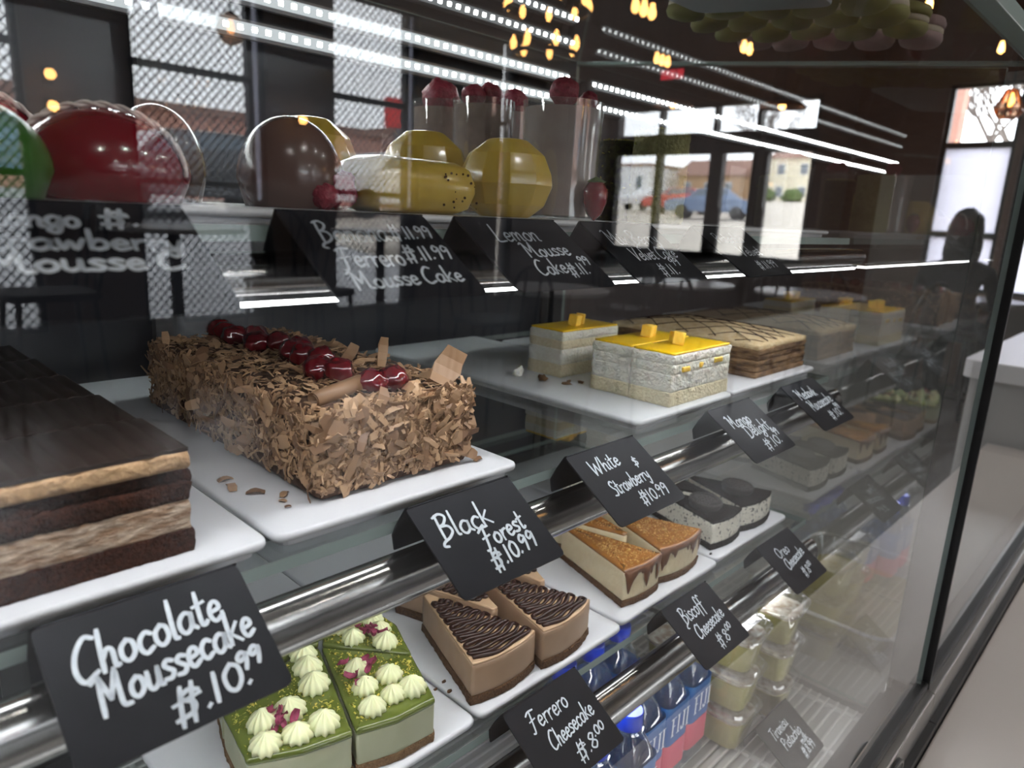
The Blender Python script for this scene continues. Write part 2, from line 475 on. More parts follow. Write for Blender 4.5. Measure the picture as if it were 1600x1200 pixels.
def lump(poly, z0, z1, step=0.0035, amp=0.0006, freq=120.0, rnd=0.0012, seed=0.0, domez=0.0, flare=0.0, ridge=None):
    """a solid over a convex outline with rounded rims and an uneven, displaced skin"""
    P = resample(poly, step)
    n = len(P)
    cx = sum(p[0] for p in P) / n; cy = sum(p[1] for p in P) / n
    nrm = []
    for i in range(n):
        a = Vector(P[i - 1]); b = Vector(P[(i + 1) % n]); d = (b - a)
        q = Vector((d.y, -d.x)); q.normalize() if q.length > 0 else None
        nrm.append(q)
    h = z1 - z0
    rnd = min(rnd, h * 0.45)
    levels = [(-rnd, z0), (-rnd * 0.3, z0 + rnd * 0.3), (0, z0 + rnd)]
    m = max(1, int((h - 2 * rnd) / step))
    for i in range(1, m):
        levels.append((0, z0 + rnd + (h - 2 * rnd) * i / m))
    levels += [(0, z1 - rnd), (-rnd * 0.3, z1 - rnd * 0.3), (-rnd, z1)]
    vs = []
    sd = Vector((seed * 3.1, seed * 1.3, seed * 2.2))
    for off, z in levels:
        t = (z - z0) / h
        for i in range(n):
            o = off + flare * (1 - t)
            p = Vector((P[i][0] + nrm[i].x * o, P[i][1] + nrm[i].y * o, z))
            d = amp * (noise.noise(p * freq + sd) + 0.5 * noise.noise(p * freq * 2.3 + sd))
            vs.append((p.x + nrm[i].x * d, p.y + nrm[i].y * d, p.z + (d * 0.4 if 0 < t < 1 else 0)))
    fs = []
    nl = len(levels)
    for i in range(nl - 1):
        for j in range(n):
            fs.append((i * n + j, i * n + (j + 1) % n, (i + 1) * n + (j + 1) % n, (i + 1) * n + j))
    fs.append(tuple(reversed(range(n))))
    rings = max(3, int(min(max(abs(p[0] - cx) for p in P), max(abs(p[1] - cy) for p in P)) / step))
    prev = (nl - 1) * n
    for k in range(1, rings):
        t = 1 - k / rings
        base = len(vs)
        for j in range(n):
            q = vs[(nl - 1) * n + j]
            p = Vector((cx + (q[0] - cx) * t, cy + (q[1] - cy) * t, z1))
            d = amp * (noise.noise(p * freq + sd) + 0.5 * noise.noise(p * freq * 2.3 + sd))
            vs.append((p.x, p.y, p.z + d + domez * (1 - t * t) + (ridge[1] * (2 * abs(math.sin(p.x * 3.1416 / ridge[0] + 0.4 * noise.noise(p * 40))) - 1) if ridge else 0)))
        for j in range(n):
            fs.append((prev + j, prev + (j + 1) % n, base + (j + 1) % n, base + j))
        prev = base
    vs.append((cx, cy, z1 + domez))
    for j in range(n):
        fs.append((prev + j, prev + (j + 1) % n, len(vs) - 1))
    mb = MB(); mb.v = vs; mb.f = fs
    return mb

def ridged_slab(x0, x1, y0, y1, z0, z1, period, amp, seed):
    """a combed glaze: furrows run along Y"""
    nx = int((x1 - x0) / 0.0011); ny = 8
    vs = []; fs = []
    for j in range(ny + 1):
        for i in range(nx + 1):
            x = x0 + (x1 - x0) * i / nx; y = y0 + (y1 - y0) * j / ny
            w = x + 0.0022 * noise.noise(Vector((x * 14, y * 22 + seed, 0.5)))
            a = amp * (0.75 + 0.5 * noise.noise(Vector((x * 40, y * 30, seed))))
            e = 0.45 if i in (0, nx) or j in (0, ny) else 1.0
            vs.append((x, y, z1 + a * e * (2 * abs(math.sin(math.pi * w / period)) - 1) - (0.0006 if e < 1 else 0)))
    n = nx + 1
    for j in range(ny):
        for i in range(nx): fs.append((j * n + i, j * n + i + 1, (j + 1) * n + i + 1, (j + 1) * n + i))
    rim = list(range(n)) + [j * n + nx for j in range(1, ny + 1)] + [ny * n + i for i in range(nx - 1, -1, -1)] + [j * n for j in range(ny - 1, 0, -1)]
    b = len(vs); vs += [(vs[k][0], vs[k][1], z0) for k in rim]; m = len(rim)
    for k in range(m): fs.append((b + k, b + (k + 1) % m, rim[(k + 1) % m], rim[k]))
    fs.append(tuple(b + k for k in reversed(range(m))))
    return MB().add(vs, fs)

def rect(x0, x1, y0, y1):
    return [(x0, y0), (x1, y0), (x1, y1), (x0, y1)]

def inset(poly, d):
    n = len(poly)
    cx = sum(p[0] for p in poly) / n; cy = sum(p[1] for p in poly) / n
    out = []
    for x, y in poly:
        v = Vector((x - cx, y - cy)); l = v.length
        v *= max(0.05, (l - d) / l) if l > 0 else 1
        out.append((cx + v.x, cy + v.y))
    return out

def catmull(pts, n=5):
    if len(pts) < 3: return [Vector(p) for p in pts]
    P = [Vector(p) for p in pts]
    P = [P[0] * 2 - P[1]] + P + [P[-1] * 2 - P[-2]]
    out = []
    for i in range(1, len(P) - 2):
        a, b, c, d = P[i - 1:i + 3]
        for j in range(n):
            t = j / n
            out.append(0.5 * ((2 * b) + (c - a) * t + (2 * a - 5 * b + 4 * c - d) * t * t + (3 * b - a - 3 * c + d) * t ** 3))
    out.append(P[-2])
    return out

def mm(name, me, mat, parent=None, loc=None):   # one object on a shared mesh
    return put(name, me, mat, parent, loc)

# ------------------------------------------------------------------ the room
WY = -4.66            # inner face of the street front
FX = 6.6              # inner face of the far wall with the entrance
fl = MB().box(-3.2, FX + 0.2, WY - 0.2, 2.6, FLOOR - 0.05, FLOOR)
struct(fl.build('floor', 'floor'))
struct(MB().box(-3.2, FX + 0.2, WY - 0.2, 2.6, CEIL, CEIL + 0.08).build('ceiling', 'ceiling'))
struct(MB().box(-3.2, FX + 0.2, 2.4, 2.6, FLOOR, CEIL).build('wall_back', 'wall_dark'))
struct(MB().box(-3.2, -3.0, WY - 0.2, 2.6, FLOOR, CEIL).build('wall_left', 'wall_dark'))

def walled(name, mat, axis, inner, outer, lo, hi, openings):
    """a wall with rectangular openings (a0, a1, z0, z1) along its length"""
    mb = MB()
    cuts = sorted(openings)
    def b(a0, a1, z0, z1):
        if a1 - a0 < 1e-4 or z1 - z0 < 1e-4: return
        if axis == 'x': mb.box(a0, a1, min(inner, outer), max(inner, outer), z0, z1)
        else: mb.box(min(inner, outer), max(inner, outer), a0, a1, z0, z1)
    a = lo
    for (o0, o1, z0, z1) in cuts:
        b(a, o0, FLOOR, CEIL)
        b(o0, o1, FLOOR, z0); b(o0, o1, z1, CEIL)
        a = o1
    b(a, hi, FLOOR, CEIL)
    return struct(mb.build(name, mat))

FRONT_WINDOWS = [(-0.7, 1.13, -0.85, 1.55), (1.69, 2.60, -0.85, 1.55), (3.13, 3.96, -0.85, 1.55), (4.92, 5.12, -0.85, 1.55)]
walled('wall_front', 'wall_dark', 'x', WY, WY - 0.18, -3.0, FX, FRONT_WINDOWS)
DOOR = (-4.60, -2.36, FLOOR, 1.14)
SIDE_WINDOWS = [(-1.385, -0.885, -0.45, 1.13), (-0.835, -0.30, -0.45, 1.13)]
walled('wall_right', 'wall_brown', 'y', FX, FX + 0.18, WY, 2.4, [DOOR] + [(a, b, c, d) for a, b, c, d in SIDE_WINDOWS])

def front_window(i, x0, x1, z0, z1):
    y0, y1 = WY - 0.10, WY - 0.04
    fr = MB()
    for a, b in ((x0, x0 + 0.035), (x1 - 0.035, x1)): fr.box(a, b, y0, y1, z0, z1)
    fr.box(x0, x1, y0, y1, z0, z0 + 0.035); fr.box(x0, x1, y0, y1, z1 - 0.035, z1)
    strip = i in (2, 3)
    if strip:                                            # a narrow frosted light beside the main pane
        fr.box(x1 - 0.125, x1 - 0.085, y0, y1, z0, z1); fr.box(x1 - 0.085, x1, y0, y1, z0, 0.0)
    w = struct(fr.build('window_%d' % i, 'mullion'))
    if strip:
        MB().box(x1 - 0.085, x1 - 0.03, WY - 0.075, WY - 0.069, 0.0, z1 - 0.03).build('frosted_pane', 'frosted', w)
        x1 = x1 - 0.088
    for z in (0.075, 0.79):
        MB().box(x0 + 0.035, x1 - 0.035, y0 + 0.005, y1 + 0.005, z, z + 0.04).build('mullion', 'mullion', w)
    MB().box(x0 + 0.03, x1 - 0.03, WY - 0.075, WY - 0.069, z0 + 0.03, z1 - 0.03).build('window_pane', 'window_glass', w)
    # diagonal lattice screen on the inside
    la = MB(); y = WY - 0.02; s = 0.042; hw = 0.0048
    X0, X1, Z0, Z1 = x0 + 0.02, x1 - 0.02, z0 + 0.02, z1 - 0.02
    for sl in (1.15, -1.15):
        k0 = min(Z0 - sl * X0, Z0 - sl * X1); k1 = max(Z1 - sl * X0, Z1 - sl * X1)
        st = s * math.sqrt(1 + sl * sl); k = k0
        while k < k1:
            xs = sorted(((Z0 - k) / sl, (Z1 - k) / sl))
            a, b = max(X0, xs[0]), min(X1, xs[1])
            if b - a > 0.01:
                la.tube([(a, y, sl * a + k), (b, y, sl * b + k)], hw if sl > 0 else hw * 0.7, 4, cap=False)
            k += st
    stuff(la.build('lattice_screen', 'lattice', w))
    portal('sky_portal', (x0 + x1) / 2, WY - 0.2, (z0 + z1) / 2, x1 - x0, z1 - z0, (math.pi / 2, 0, 0))

for i, wn in enumerate(FRONT_WINDOWS): front_window(i + 1, *wn)
for i, (a, b, c, d) in enumerate(SIDE_WINDOWS):
    fr = MB(); x0, x1 = FX + 0.04, FX + 0.09
    for p, q in ((a, a + 0.03), (b - 0.03, b)): fr.box(x0, x1, p, q, c, d)
    fr.box(x0, x1, a, b, c, c + 0.03); fr.box(x0, x1, a, b, d - 0.03, d)
    w = struct(fr.build('window_%d' % (i + 5), 'mullion'))
    for z in (-0.03, 0.655):
        MB().box(x0, x1, a + 0.03, b - 0.03, z, z + 0.045).build('mullion', 'mullion', w)
    MB().box(FX + 0.06, FX + 0.065, a + 0.02, b - 0.02, 0.69, d - 0.02).build('window_pane', 'window_glass', w)
    MB().box(FX + 0.06, FX + 0.065, a + 0.02, b - 0.02, c + 0.02, 0.66).build('frosted_pane', 'frosted', w)
    portal('sky_portal', FX + 0.2, (a + b) / 2, (c + d) / 2, d - c, b - a, (0, math.pi / 2, 0))

# the entrance: glazed doors under a transom band
fr = MB(); x0, x1 = FX + 0.02, FX + 0.10; a, b = DOOR[0], DOOR[1]
fr.box(x0, x1, a, b, 0.66, 0.86); fr.box(x0, x1, a, b, DOOR[3] - 0.04, DOOR[3]); fr.box(x0, x1, a, b, FLOOR, -0.30)
posts = [a, -4.05, -3.42, -2.97, b - 0.05]
for p, wd in zip(posts, (0.05, 0.06, 0.14, 0.15, 0.05)): fr.box(x0, x1, p, p + wd, FLOOR, 0.66); fr.box(x0, x1, p, p + 0.04, 0.86, DOOR[3])
dr = struct(fr.build('door_1', 'mullion'))
for k in range(4):
    p = posts[k] + (0.05, 0.06, 0.14, 0.15)[k]; q = posts[k + 1]
    MB().box(FX + 0.055, FX + 0.061, p, q, -0.30, 0.66).build('door_pane', 'window_glass', dr)
    MB().box(FX + 0.055, FX + 0.061, posts[k] + 0.04, q, 0.86, DOOR[3] - 0.04).build('transom_pane', 'window_glass', dr)
for y in (-3.24, -2.79):
    MB().tube([(FX - 0.04, y, -0.35), (FX - 0.04, y, 0.15)], 0.014, 8).box(FX - 0.04, FX + 0.03, y - 0.01, y + 0.01, -0.3, -0.28).box(FX - 0.04, FX + 0.03, y - 0.01, y + 0.01, 0.09, 0.11).build('door_handle', 'black_metal', dr)
portal('sky_portal', FX + 0.2, (a + b) / 2, 0.42, 1.44, b - a, (0, math.pi / 2, 0))
es = thing('exit_sign', 'small red lit sign high above the entrance doors', 'sign', (FX, -3.9, 1.42))
MB().box(-0.05, 0.0, -0.16, 0.16, -0.07, 0.07).build('sign_body', 'black_metal', es)
MB().box(-0.056, -0.05, -0.13, 0.13, -0.045, 0.045).build('lit_face', 'exit_red', es)

# ------------------------------------------------------------------ outdoors: the ground climbs gently away from the building
SX = 0.051            # slope of the lot beyond the entrance
struct(MB().add([(FX + 0.2, -80, FLOOR - 0.05), (FX + 0.2, 30, FLOOR - 0.05), (130, 30, FLOOR - 0.05 + SX * (130 - FX)), (130, -80, FLOOR - 0.05 + SX * (130 - FX))], [(0, 1, 2, 3)]).build('parking_lot', 'lot'))
SY = 0.105            # the street climbs to the far kerb, then runs level
struct(MB().add([(-60, WY - 0.2, FLOOR - 0.05), (FX + 0.2, WY - 0.2, FLOOR - 0.05), (FX + 0.2, -17, FLOOR - 0.05 + SY * 12.1), (-60, -17, FLOOR - 0.05 + SY * 12.1), (FX + 0.2, -60, 0.1), (-60, -60, 0.1)], [(0, 3, 2, 1), (3, 5, 4, 2)]).build('street', 'asphalt'))

def ground_x(x): return FLOOR - 0.05 + (x - FX) * SX
def ground_y(y): return FLOOR - 0.05 + min(12.1, (WY - 0.2 - y)) * SY

def house(label, x, y, z, w, d, h, rotz, wall, floors, cols, roof_h=1.6):
    r = thing('house', label, 'house', (x, y, z), rotz)
    MB().box(-w / 2, w / 2, 0, d, 0, h).build('wall', wall, r)
    o = 0.4
    mb = MB()
    if roof_h > 0.3:
        mb.add([(-w / 2 - o, -o, h), (w / 2 + o, -o, h), (w / 2 + o, d + o, h), (-w / 2 - o, d + o, h), (-w / 2 - o, d / 2, h + roof_h), (w / 2 + o, d / 2, h + roof_h)],
               [(0, 3, 2, 1), (0, 1, 5, 4), (2, 3, 4, 5), (0, 4, 3), (1, 2, 5)])
    else:
        mb.box(-w / 2 - 0.2, w / 2 + 0.2, -0.2, d + 0.2, h, h + 0.3)
    mb.build('roof', 'roof_tile', r)
    for f in range(floors):
        for c in range(cols):
            cx = -w / 2 + (c + 0.5) * w / cols; cz = h * (f + 0.5) / floors
            fw, fh = min(1.0, w / cols * 0.55), h / floors * 0.5
            wd = MB().box(cx - fw / 2, cx + fw / 2, -0.06, 0, cz - fh / 2, cz + fh / 2).build('window', 'counter_white', r)
            for sx in (-1, 1):
                MB().box(cx + sx * fw * 0.23 - fw * 0.2, cx + sx * fw * 0.23 + fw * 0.2, -0.08, -0.06, cz - fh * 0.42, cz + fh * 0.42).build('pane', 'pane_dark', wd)
    return r

# beyond the entrance
house('two storey cream house with white windows across the lot', 92.0, -38.5, ground_x(92) - 0.3, 9.0, 9, 5.6, -math.pi / 2, 'cream_wall', 2, 3, 1.8)
house('low brown house between the cream house and the cars', 88.0, -49.5, ground_x(88) - 0.3, 9.0, 7, 3.4, -math.pi / 2, 'brown_siding', 1, 3, 2.2)
house('long white building behind the parked cars', 84.0, -66.0, ground_x(84) - 0.3, 20, 8, 4.6, -math.pi / 2, 'counter_white', 1, 6, 0.1)
# beyond the street front
house('long red brick shop block across the street', -2.0, -29.0, ground_y(-29) - 0.1, 46, 8, 3.2, math.pi, 'brick', 1, 13, 0.1)
house('red brick house at the end of the shop block', 27.5, -29.5, ground_y(-29) - 0.1, 10, 8, 3.6, math.pi, 'brick', 1, 4, 0.1)

def car(label, x, y, z, rotz, paint):
    r = thing('car', label, 'car', (x, y, z), rotz)
    b = MB()
    prof = [(-2.2, 0.35), (-2.25, 0.8), (-1.9, 0.95), (-1.2, 1.0), (-0.6, 1.48), (0.8, 1.5), (1.5, 1.02), (2.1, 0.9), (2.2, 0.35)]
    n = len(prof)
    vs = [(px, s * (0.86 if pz < 1.2 else 0.66), pz) for s in (-1, 1) for px, pz in prof]
    fs = [tuple(range(n)), tuple(reversed(range(n, 2 * n)))] + [(i, n + i, n + (i + 1) % n, (i + 1) % n) for i in range(n)]
    b.add(vs, fs).build('body', paint, r, bevel=0.04)
    for s in (-1, 1):
        MB().add([(-1.0, s * 0.84, 1.05), (1.25, s * 0.84, 1.05), (0.7, s * 0.70, 1.43), (-0.52, s * 0.70, 1.43)], [(0, 1, 2, 3)]).build('side_glass', 'pane_dark', r)
        for wx in (-1.35, 1.35):
            wv = MB()
            wv.lathe([(0.18, -0.1), (0.33, -0.1), (0.33, 0.1), (0.18, 0.1)], 16)
            wo = wv.build('wheel', 'tyre', r, loc=(wx, s * 0.80, 0.33)); wo.rotation_euler = (math.pi / 2, 0, 0)
    return r
car('white car parked farthest from the entrance', 42.0, -27.5, ground_x(42), 0.3, 'car_white')
car('blue car parked in front of the low brown house', 34.0, -18.6, ground_x(34), 1.2, 'car_blue')
car('red car parked beside the blue car', 39.0, -23.4, ground_x(39), 1.2, 'car_red')
car('dark car passing the front windows, ahead of the pale car', 5.6, -13.5, ground_y(-13.5), 0.0, 'car_dark')
car('pale car behind the dark car on the street', 10.6, -14.0, ground_y(-14.0), 0.0, 'car_white')
car('dark blue car at the far side of the street', 3.6, -18.5, ground_y(-18.5), 0.0, 'car_blue')

def bare_tree(label, x, y, z, h, seed):
    r = thing('bare_tree', label, 'tree', (x, y, z), 0, 'bare winter trees outside')
    rnd = random.Random(seed)
    MB().tube([(0, 0, 0), (0.05, 0, h * 0.2), (0, 0.05, h * 0.4)], [h * 0.03, h * 0.024, h * 0.02], 7).build('trunk', 'trunk', r)
    mb = MB()
    def grow(p, d, l, rad, lev):
        e = p + d * l
        mb.tube([p, p + d * l * 0.5 + Vector((rnd.uniform(-1, 1), rnd.uniform(-1, 1), 0)) * l * 0.06, e], [rad, rad * 0.8, rad * 0.6], 4, cap=False)
        if lev:
            for _ in range(4):
                q = (d + Vector((rnd.uniform(-1, 1), rnd.uniform(-1, 1), rnd.uniform(-0.1, 0.7))) * 0.8).normalized()
                grow(p + d * l * rnd.uniform(0.5, 1.0), q, l * 0.68, rad * 0.55, lev - 1)
    for k in range(5):
        a = k * 1.26
        grow(Vector((0, 0, h * 0.36)), Vector((math.cos(a), math.sin(a), 1.3)).normalized(), h * 0.27, h * 0.010, 3)
    stuff(mb.build('branches', 'trunk', r))
bare_tree('bare tree left of the cream house beyond the doors', 80.0, -38.5, ground_x(80), 13.0, 1)
bare_tree('bare tree standing behind the side windows', 40.0, -7.2, ground_x(40), 9.5, 2)
bare_tree('second bare tree behind the side windows, farther off', 52.0, -10.6, ground_x(52), 12.0, 3)
for i, (x, y) in enumerate(((85.5, -33.5), (85.5, -36.8), (85.5, -40.1))):
    r = thing('hedge_bush', ['round green bush nearest the side windows', 'round green bush in the middle of the hedge row', 'round green bush under the bare tree'][i], 'bush', (x, y, ground_x(x)), 0, 'bushes before the cream house')
    MB().ball((0, 0, 0.6), 1.2, 14, 10, 1, 1, 0.75, 0.5, i).build('foliage', 'bush', r)
sg = thing('street_sign', 'tall red sign on a post beside the brick shops', 'sign', (14.4, -19.0, ground_y(-19)))
MB().box(-0.08, 0.08, -0.08, 0.08, 0, 2.5).build('post', 'grey_metal', sg)
MB().box(-0.4, 0.4, -0.12, 0.12, 2.4, 3.3).build('board', 'sign_red', sg, bevel=0.05)
sp = thing('site_pillar', 'pale brick pillar outside the side window', 'pillar', (11.0, -2.50, ground_x(11)))
MB().box(-0.12, 0.12, -0.17, 0.17, 0, 3.4).build('shaft', 'brick', sp)
MB().box(-0.16, 0.16, -0.21, 0.21, 3.4, 3.55).build('capstone', 'lot', sp)

# ------------------------------------------------------------------ the ledge and the counter in front of the case
lg = thing('serving_ledge', 'pale stone ledge running along the front of the glass case', 'ledge', (0, 0, FLOOR))
MB().box(-1.4, 2.70, -0.073, 0.1425, -0.70 - FLOOR, -0.66 - FLOOR).build('stone_slab', 'ledge', lg, bevel=0.003)
MB().box(-1.4, 2.70, -0.02, 0.14, 0, -0.70 - FLOOR).build('panel', 'counter_face', lg)
ct = thing('white_counter', 'taller white topped counter at the end of the stone ledge', 'counter', (0, 0, FLOOR))
MB().prism(round_poly(rect(2.71, 4.6, -0.19, 0.135), 0.05), 0.74, 0.80).build('counter_top', 'counter_white', ct, bevel=0.004)
MB().prism(round_poly(rect(2.73, 4.58, -0.17, 0.13), 0.04), 0, 0.74).build('counter_body', 'counter_face', ct)

# ------------------------------------------------------------------ the glass case
def pane(name, mat, parent, x0, x1, y0, y1, z0, z1, face, zs=None):
    """a glass sheet: the reflecting coat lies on one broad face, the other is clear, the rims are greenish.
    zs: (z0 at y0, z1 at y0, z0 at y1, z1 at y1) for a sheet whose heights change along Y"""
    a0, a1, b0, b1 = zs if zs else (z0, z1, z0, z1)
    mb = MB().add([(x0, y0, a0), (x1, y0, a0), (x1, y1, b0), (x0, y1, b0), (x0, y0, a1), (x1, y0, a1), (x1, y1, b1), (x0, y1, b1)],
                  [(0, 3, 2, 1), (4, 5, 6, 7), (0, 1, 5, 4), (2, 3, 7, 6), (3, 0, 4, 7), (1, 2, 6, 5)])
    keys = ['-z', '+z', '-y', '+y', '-x', '+x']
    me = mb.mesh(name)
    for k in (mat, 'glass_back', 'glass_edge'): me.materials.append(MATS[k])
    opp = {'-': '+', '+': '-'}[face[0]] + face[1]
    for i, k in enumerate(keys):
        me.polygons[i].material_index = 0 if k == face else 1 if k == opp else 2
    return put(name, me, None, parent)

XL = -0.70            # hidden left end
case = thing('display_case', 'glass fronted refrigerated dessert case holding the cakes on three glass shelves', 'display case', (0, 0, FLOOR))
case_parts = []
def cpart(o):
    o.location = (0, 0, -FLOOR); return o

def roof_z(y): return 0.183 + 0.1 * (y - 0.168)
cpart(pane('front_glass', 'front_glass', case, XL, 0.999, 0.168, 0.174, -0.597, 0.180, '-y'))
cpart(pane('end_glass', 'end_glass', case, 1.000, 1.008, 0.208, 0.838, 0, 0, '-x', (-0.66, roof_z(0.208) - 0.002, -0.66, roof_z(0.838) - 0.002)))
cpart(pane('roof_glass', 'roof_glass', case, XL, 1.008, 0.175, 0.842, 0, 0, '-z', (roof_z(0.175), roof_z(0.175) + 0.006, roof_z(0.842), roof_z(0.842) + 0.006)))
cpart(MB().box(XL, 1.010, 0.158, 0.175, 0.176, 0.190).build('top_trim', 'glass_edge', case, bevel=0.001))
cpart(MB().box(1.000, 1.010, 0.174, 0.207, -0.60, 0.18).build('clear_corner_strip', 'edge_strip', case))
cpart(MB().box(1.0105, 1.0155, 0.160, 0.207, -0.60, 0.182).build('black_joint', 'black', case))
# base
cpart(MB().box(XL, 1.012, 0.176, 0.860, FLOOR, -0.69).build('base_cabinet', 'dark_frame', case))
cpart(MB().box(XL, 1.012, 0.152, 0.178, -0.645, -0.603).build('steel_lip', 'steel', case, bevel=0.002))
cpart(MB().box(XL, 1.012, 0.1435, 0.176, -0.660, -0.6455).build('black_kick_strip', 'black', case))
cpart(MB().box(XL, 1.012, 0.161, 0.182, -0.603, -0.590).build('glass_gasket', 'black', case, bevel=0.003))
cpart(MB().box(XL, 1.000, 0.182, 0.206, -0.688, -0.615).build('inner_channel', 'grey_metal', case, bevel=0.002))
ch = cpart(MB().box(XL, 0.985, 0.2061, 0.2105, -0.640, -0.618).build('light_channel', 'grey_metal', case))
MB().box(XL + 0.01, 0.98, 0.2107, 0.2125, -0.636, -0.624).build('light_strip', 'added_low_led', ch)  # hidden strip and channel, added to brighten the bottles and cups
cpart(MB().box(XL, 1.000, 0.206, 0.838, -0.690, -0.674).build('deck_plate', 'deck', case))
# back
for i, (a, b) in enumerate(((XL, 0.14), (0.12, 1.0))):
    y = 0.850 + 0.012 * i
    d = cpart(MB().box(a, b, y, y + 0.008, -0.66, roof_z(0.84) - 0.02).build('sliding_door', 'dark_panel', case))
    f = MB()
    for p, q in ((a, a + 0.03), (b - 0.03, b)): f.box(p, q, y - 0.002, y + 0.010, -0.66, roof_z(0.84) - 0.02)
    f.box(a, b, y - 0.002, y + 0.010, -0.66, -0.62).box(a, b, y - 0.002, y + 0.010, -0.235, -0.222)
    f.build('door_frame', 'dark_frame', d)
cpart(MB().box(XL, 1.0, 0.838, 0.875, -0.688, -0.655).build('rear_sill', 'grey_metal', case))
cpart(MB().box(XL, 1.0, 0.838, 0.875, roof_z(0.84) - 0.022, roof_z(0.84) + 0.004).build('rear_header', 'dark_frame', case))
for x in (-0.30, 0.30, 0.975):
    cpart(MB().box(x - 0.012, x + 0.012, 0.826, 0.838, -0.655, roof_z(0.83) - 0.025).build('shelf_upright', 'dark_frame', case))
# shelves with their rails and light strips
SH = {'top': -0.012, 'middle': -0.198, 'low': -0.410}
for key, z in SH.items():
    cpart(pane('glass_shelf', 'shelf_glass', case, XL, 0.992, 0.346, 0.824, z - 0.008, z, '+z'))
    n = 20
    rz, cz = {'top': (0.0115, z - 0.0235), 'middle': (0.0180, z - 0.0345), 'low': (0.0250, z - 0.0520)}[key]
    prof = [(0.335 + 0.0125 * math.cos(2 * math.pi * k / n), cz + rz * math.sin(2 * math.pi * k / n)) for k in range(n)]
    mb = MB().add([(XL, p, q) for p, q in prof] + [(0.992, p, q) for p, q in prof],
                  [tuple(range(n)), tuple(reversed(range(n, 2 * n)))] + [(k, n + k, n + (k + 1) % n, (k + 1) % n) for k in range(n)])
    cpart(mb.build('price_rail', 'chrome', case, angle=40))
    zb = cz - rz
    if key == 'top': y0, y1, za = 0.330, 0.344, zb - 0.0035
    else: y0, y1, za = 0.346, 0.360, zb + 0.0040
    ch = cpart(MB().box(XL, 0.985, y0 - 0.001, y1 + 0.001, za + 0.0025, za + 0.0065).build('light_channel', 'grey_metal', case))
    MB().box(XL + 0.01, 0.98, y0, y1, za, za + 0.0023).build('light_strip', 'led_front', ch)
    for x in (-0.30, 0.30, 0.975):
        cpart(MB().box(x - 0.004, x + 0.004, 0.62, 0.826, z - 0.020, z - 0.0085).build('shelf_bracket', 'dark_frame', case))
# two light strips along the top of the back
for z in (0.222, 0.187):
    ch = cpart(MB().box(XL, 0.972, 0.830, 0.838, z - 0.010, z + 0.010).build('light_channel', 'grey_metal', case))
    MB().box(XL, 0.968, 0.8262, 0.8298, z - 0.006, z + 0.006).build('light_strip', 'led_cover', ch)
    ds = MB(); x = XL + 0.004
    while x < 0.966:
        ds.box(x - 0.0026, x + 0.0026, 0.8245, 0.8261, z - 0.0026, z + 0.0026); x += 0.0166
    stuff(ds.build('light_dots', 'led_dot', ch))
bd = cpart(MB().lathe([(0.030, 0), (0.030, 0.003), (0.027, 0.004)], 32, mod=None).build('oval_badge', 'black', case))
bd.location = (0.835, 0.1515, -0.624 - FLOOR); bd.rotation_euler = (math.pi / 2, 0, 0); bd.scale = (1.2, 0.55, 1)
MB().lathe([(0.0275, 0.004), (0.0275, 0.0052), (0.0252, 0.0052), (0.0252, 0.004)], 32, cap=False).build('badge_ring', 'steel', bd)
MB().add([(-0.012, -0.014, 0.0048), (0.012, -0.014, 0.0048), (0, 0.016, 0.0048)], [(0, 1, 2)]).build('badge_mark', 'steel', bd)

# the neighbouring case
c2 = thing('display_case', 'neighbouring glass case with a pale empty interior, past the black joint', 'display case', (0, 0, FLOOR))
def c2p(o):
    o.location = (0, 0, -FLOOR); return o
c2p(pane('front_glass', 'front_glass', c2, 1.0165, 2.66, 0.168, 0.174, -0.597, 0.180, '-y'))
c2p(MB().box(1.0165, 2.66, 0.158, 0.175, 0.181, 0.190).build('top_trim', 'glass_edge', c2))
c2p(MB().box(1.014, 2.66, 0.176, 0.860, FLOOR, -0.69).build('base_cabinet', 'dark_frame', c2))
c2p(MB().box(1.014, 2.66, 0.152, 0.178, -0.645, -0.603).build('steel_lip', 'steel', c2, bevel=0.002))
c2p(MB().box(1.014, 2.66, 0.1435, 0.176, -0.660, -0.6455).build('black_kick_strip', 'black', c2))
c2p(MB().box(1.017, 2.66, 0.161, 0.182, -0.603, -0.590).build('glass_gasket', 'black', c2, bevel=0.003))
c2p(MB().box(1.014, 2.66, 0.182, 0.206, -0.688, -0.615).build('inner_channel', 'grey_metal', c2, bevel=0.002))
c2p(MB().box(1.014, 2.66, 0.206, 0.850, -0.690, -0.674).build('deck_plate', 'deck', c2))
c2p(MB().box(1.10, 2.66, 0.850, 0.870, -0.69, -0.25).build('back_panel', 'counter_face', c2))
c2p(MB().box(2.64, 2.66, 0.176, 0.850, -0.674, 0.18).build('end_panel', 'counter_face', c2))

# ------------------------------------------------------------------ trays
TM = -0.187           # top of the trays on the middle shelf
TL = -0.399           # on the low shelf
TT = -0.004           # on the top shelf
def tray(label, x0, x1, y0, y1, z, shelf, mat='white_tray', group=None):
    h = z - shelf
    r = thing('serving_tray', label, 'tray', ((x0 + x1) / 2, (y0 + y1) / 2, shelf), 0, group)
    w, d = (x1 - x0) / 2, (y1 - y0) / 2
    P = rect(-w, w, -d, d)
    top = lump(round_poly(P, 0.010, 5), h * 0.45, h, step=0.02, amp=0, rnd=0.0022)
    top.build('tray_top', mat, r, angle=50)
    MB().prism(round_poly(rect(-w + 0.006, w - 0.006, -d + 0.006, d - 0.006), 0.008, 4), 0.0002, h * 0.46).build('tray_foot', mat, r)
    return r
G1, G2 = 'white trays on the middle shelf', 'white trays on the low shelf'
tray('white tray under the chocolate mousse cake', -0.020, 0.1765, 0.352, 0.790, TM, SH['middle'], group=G1)
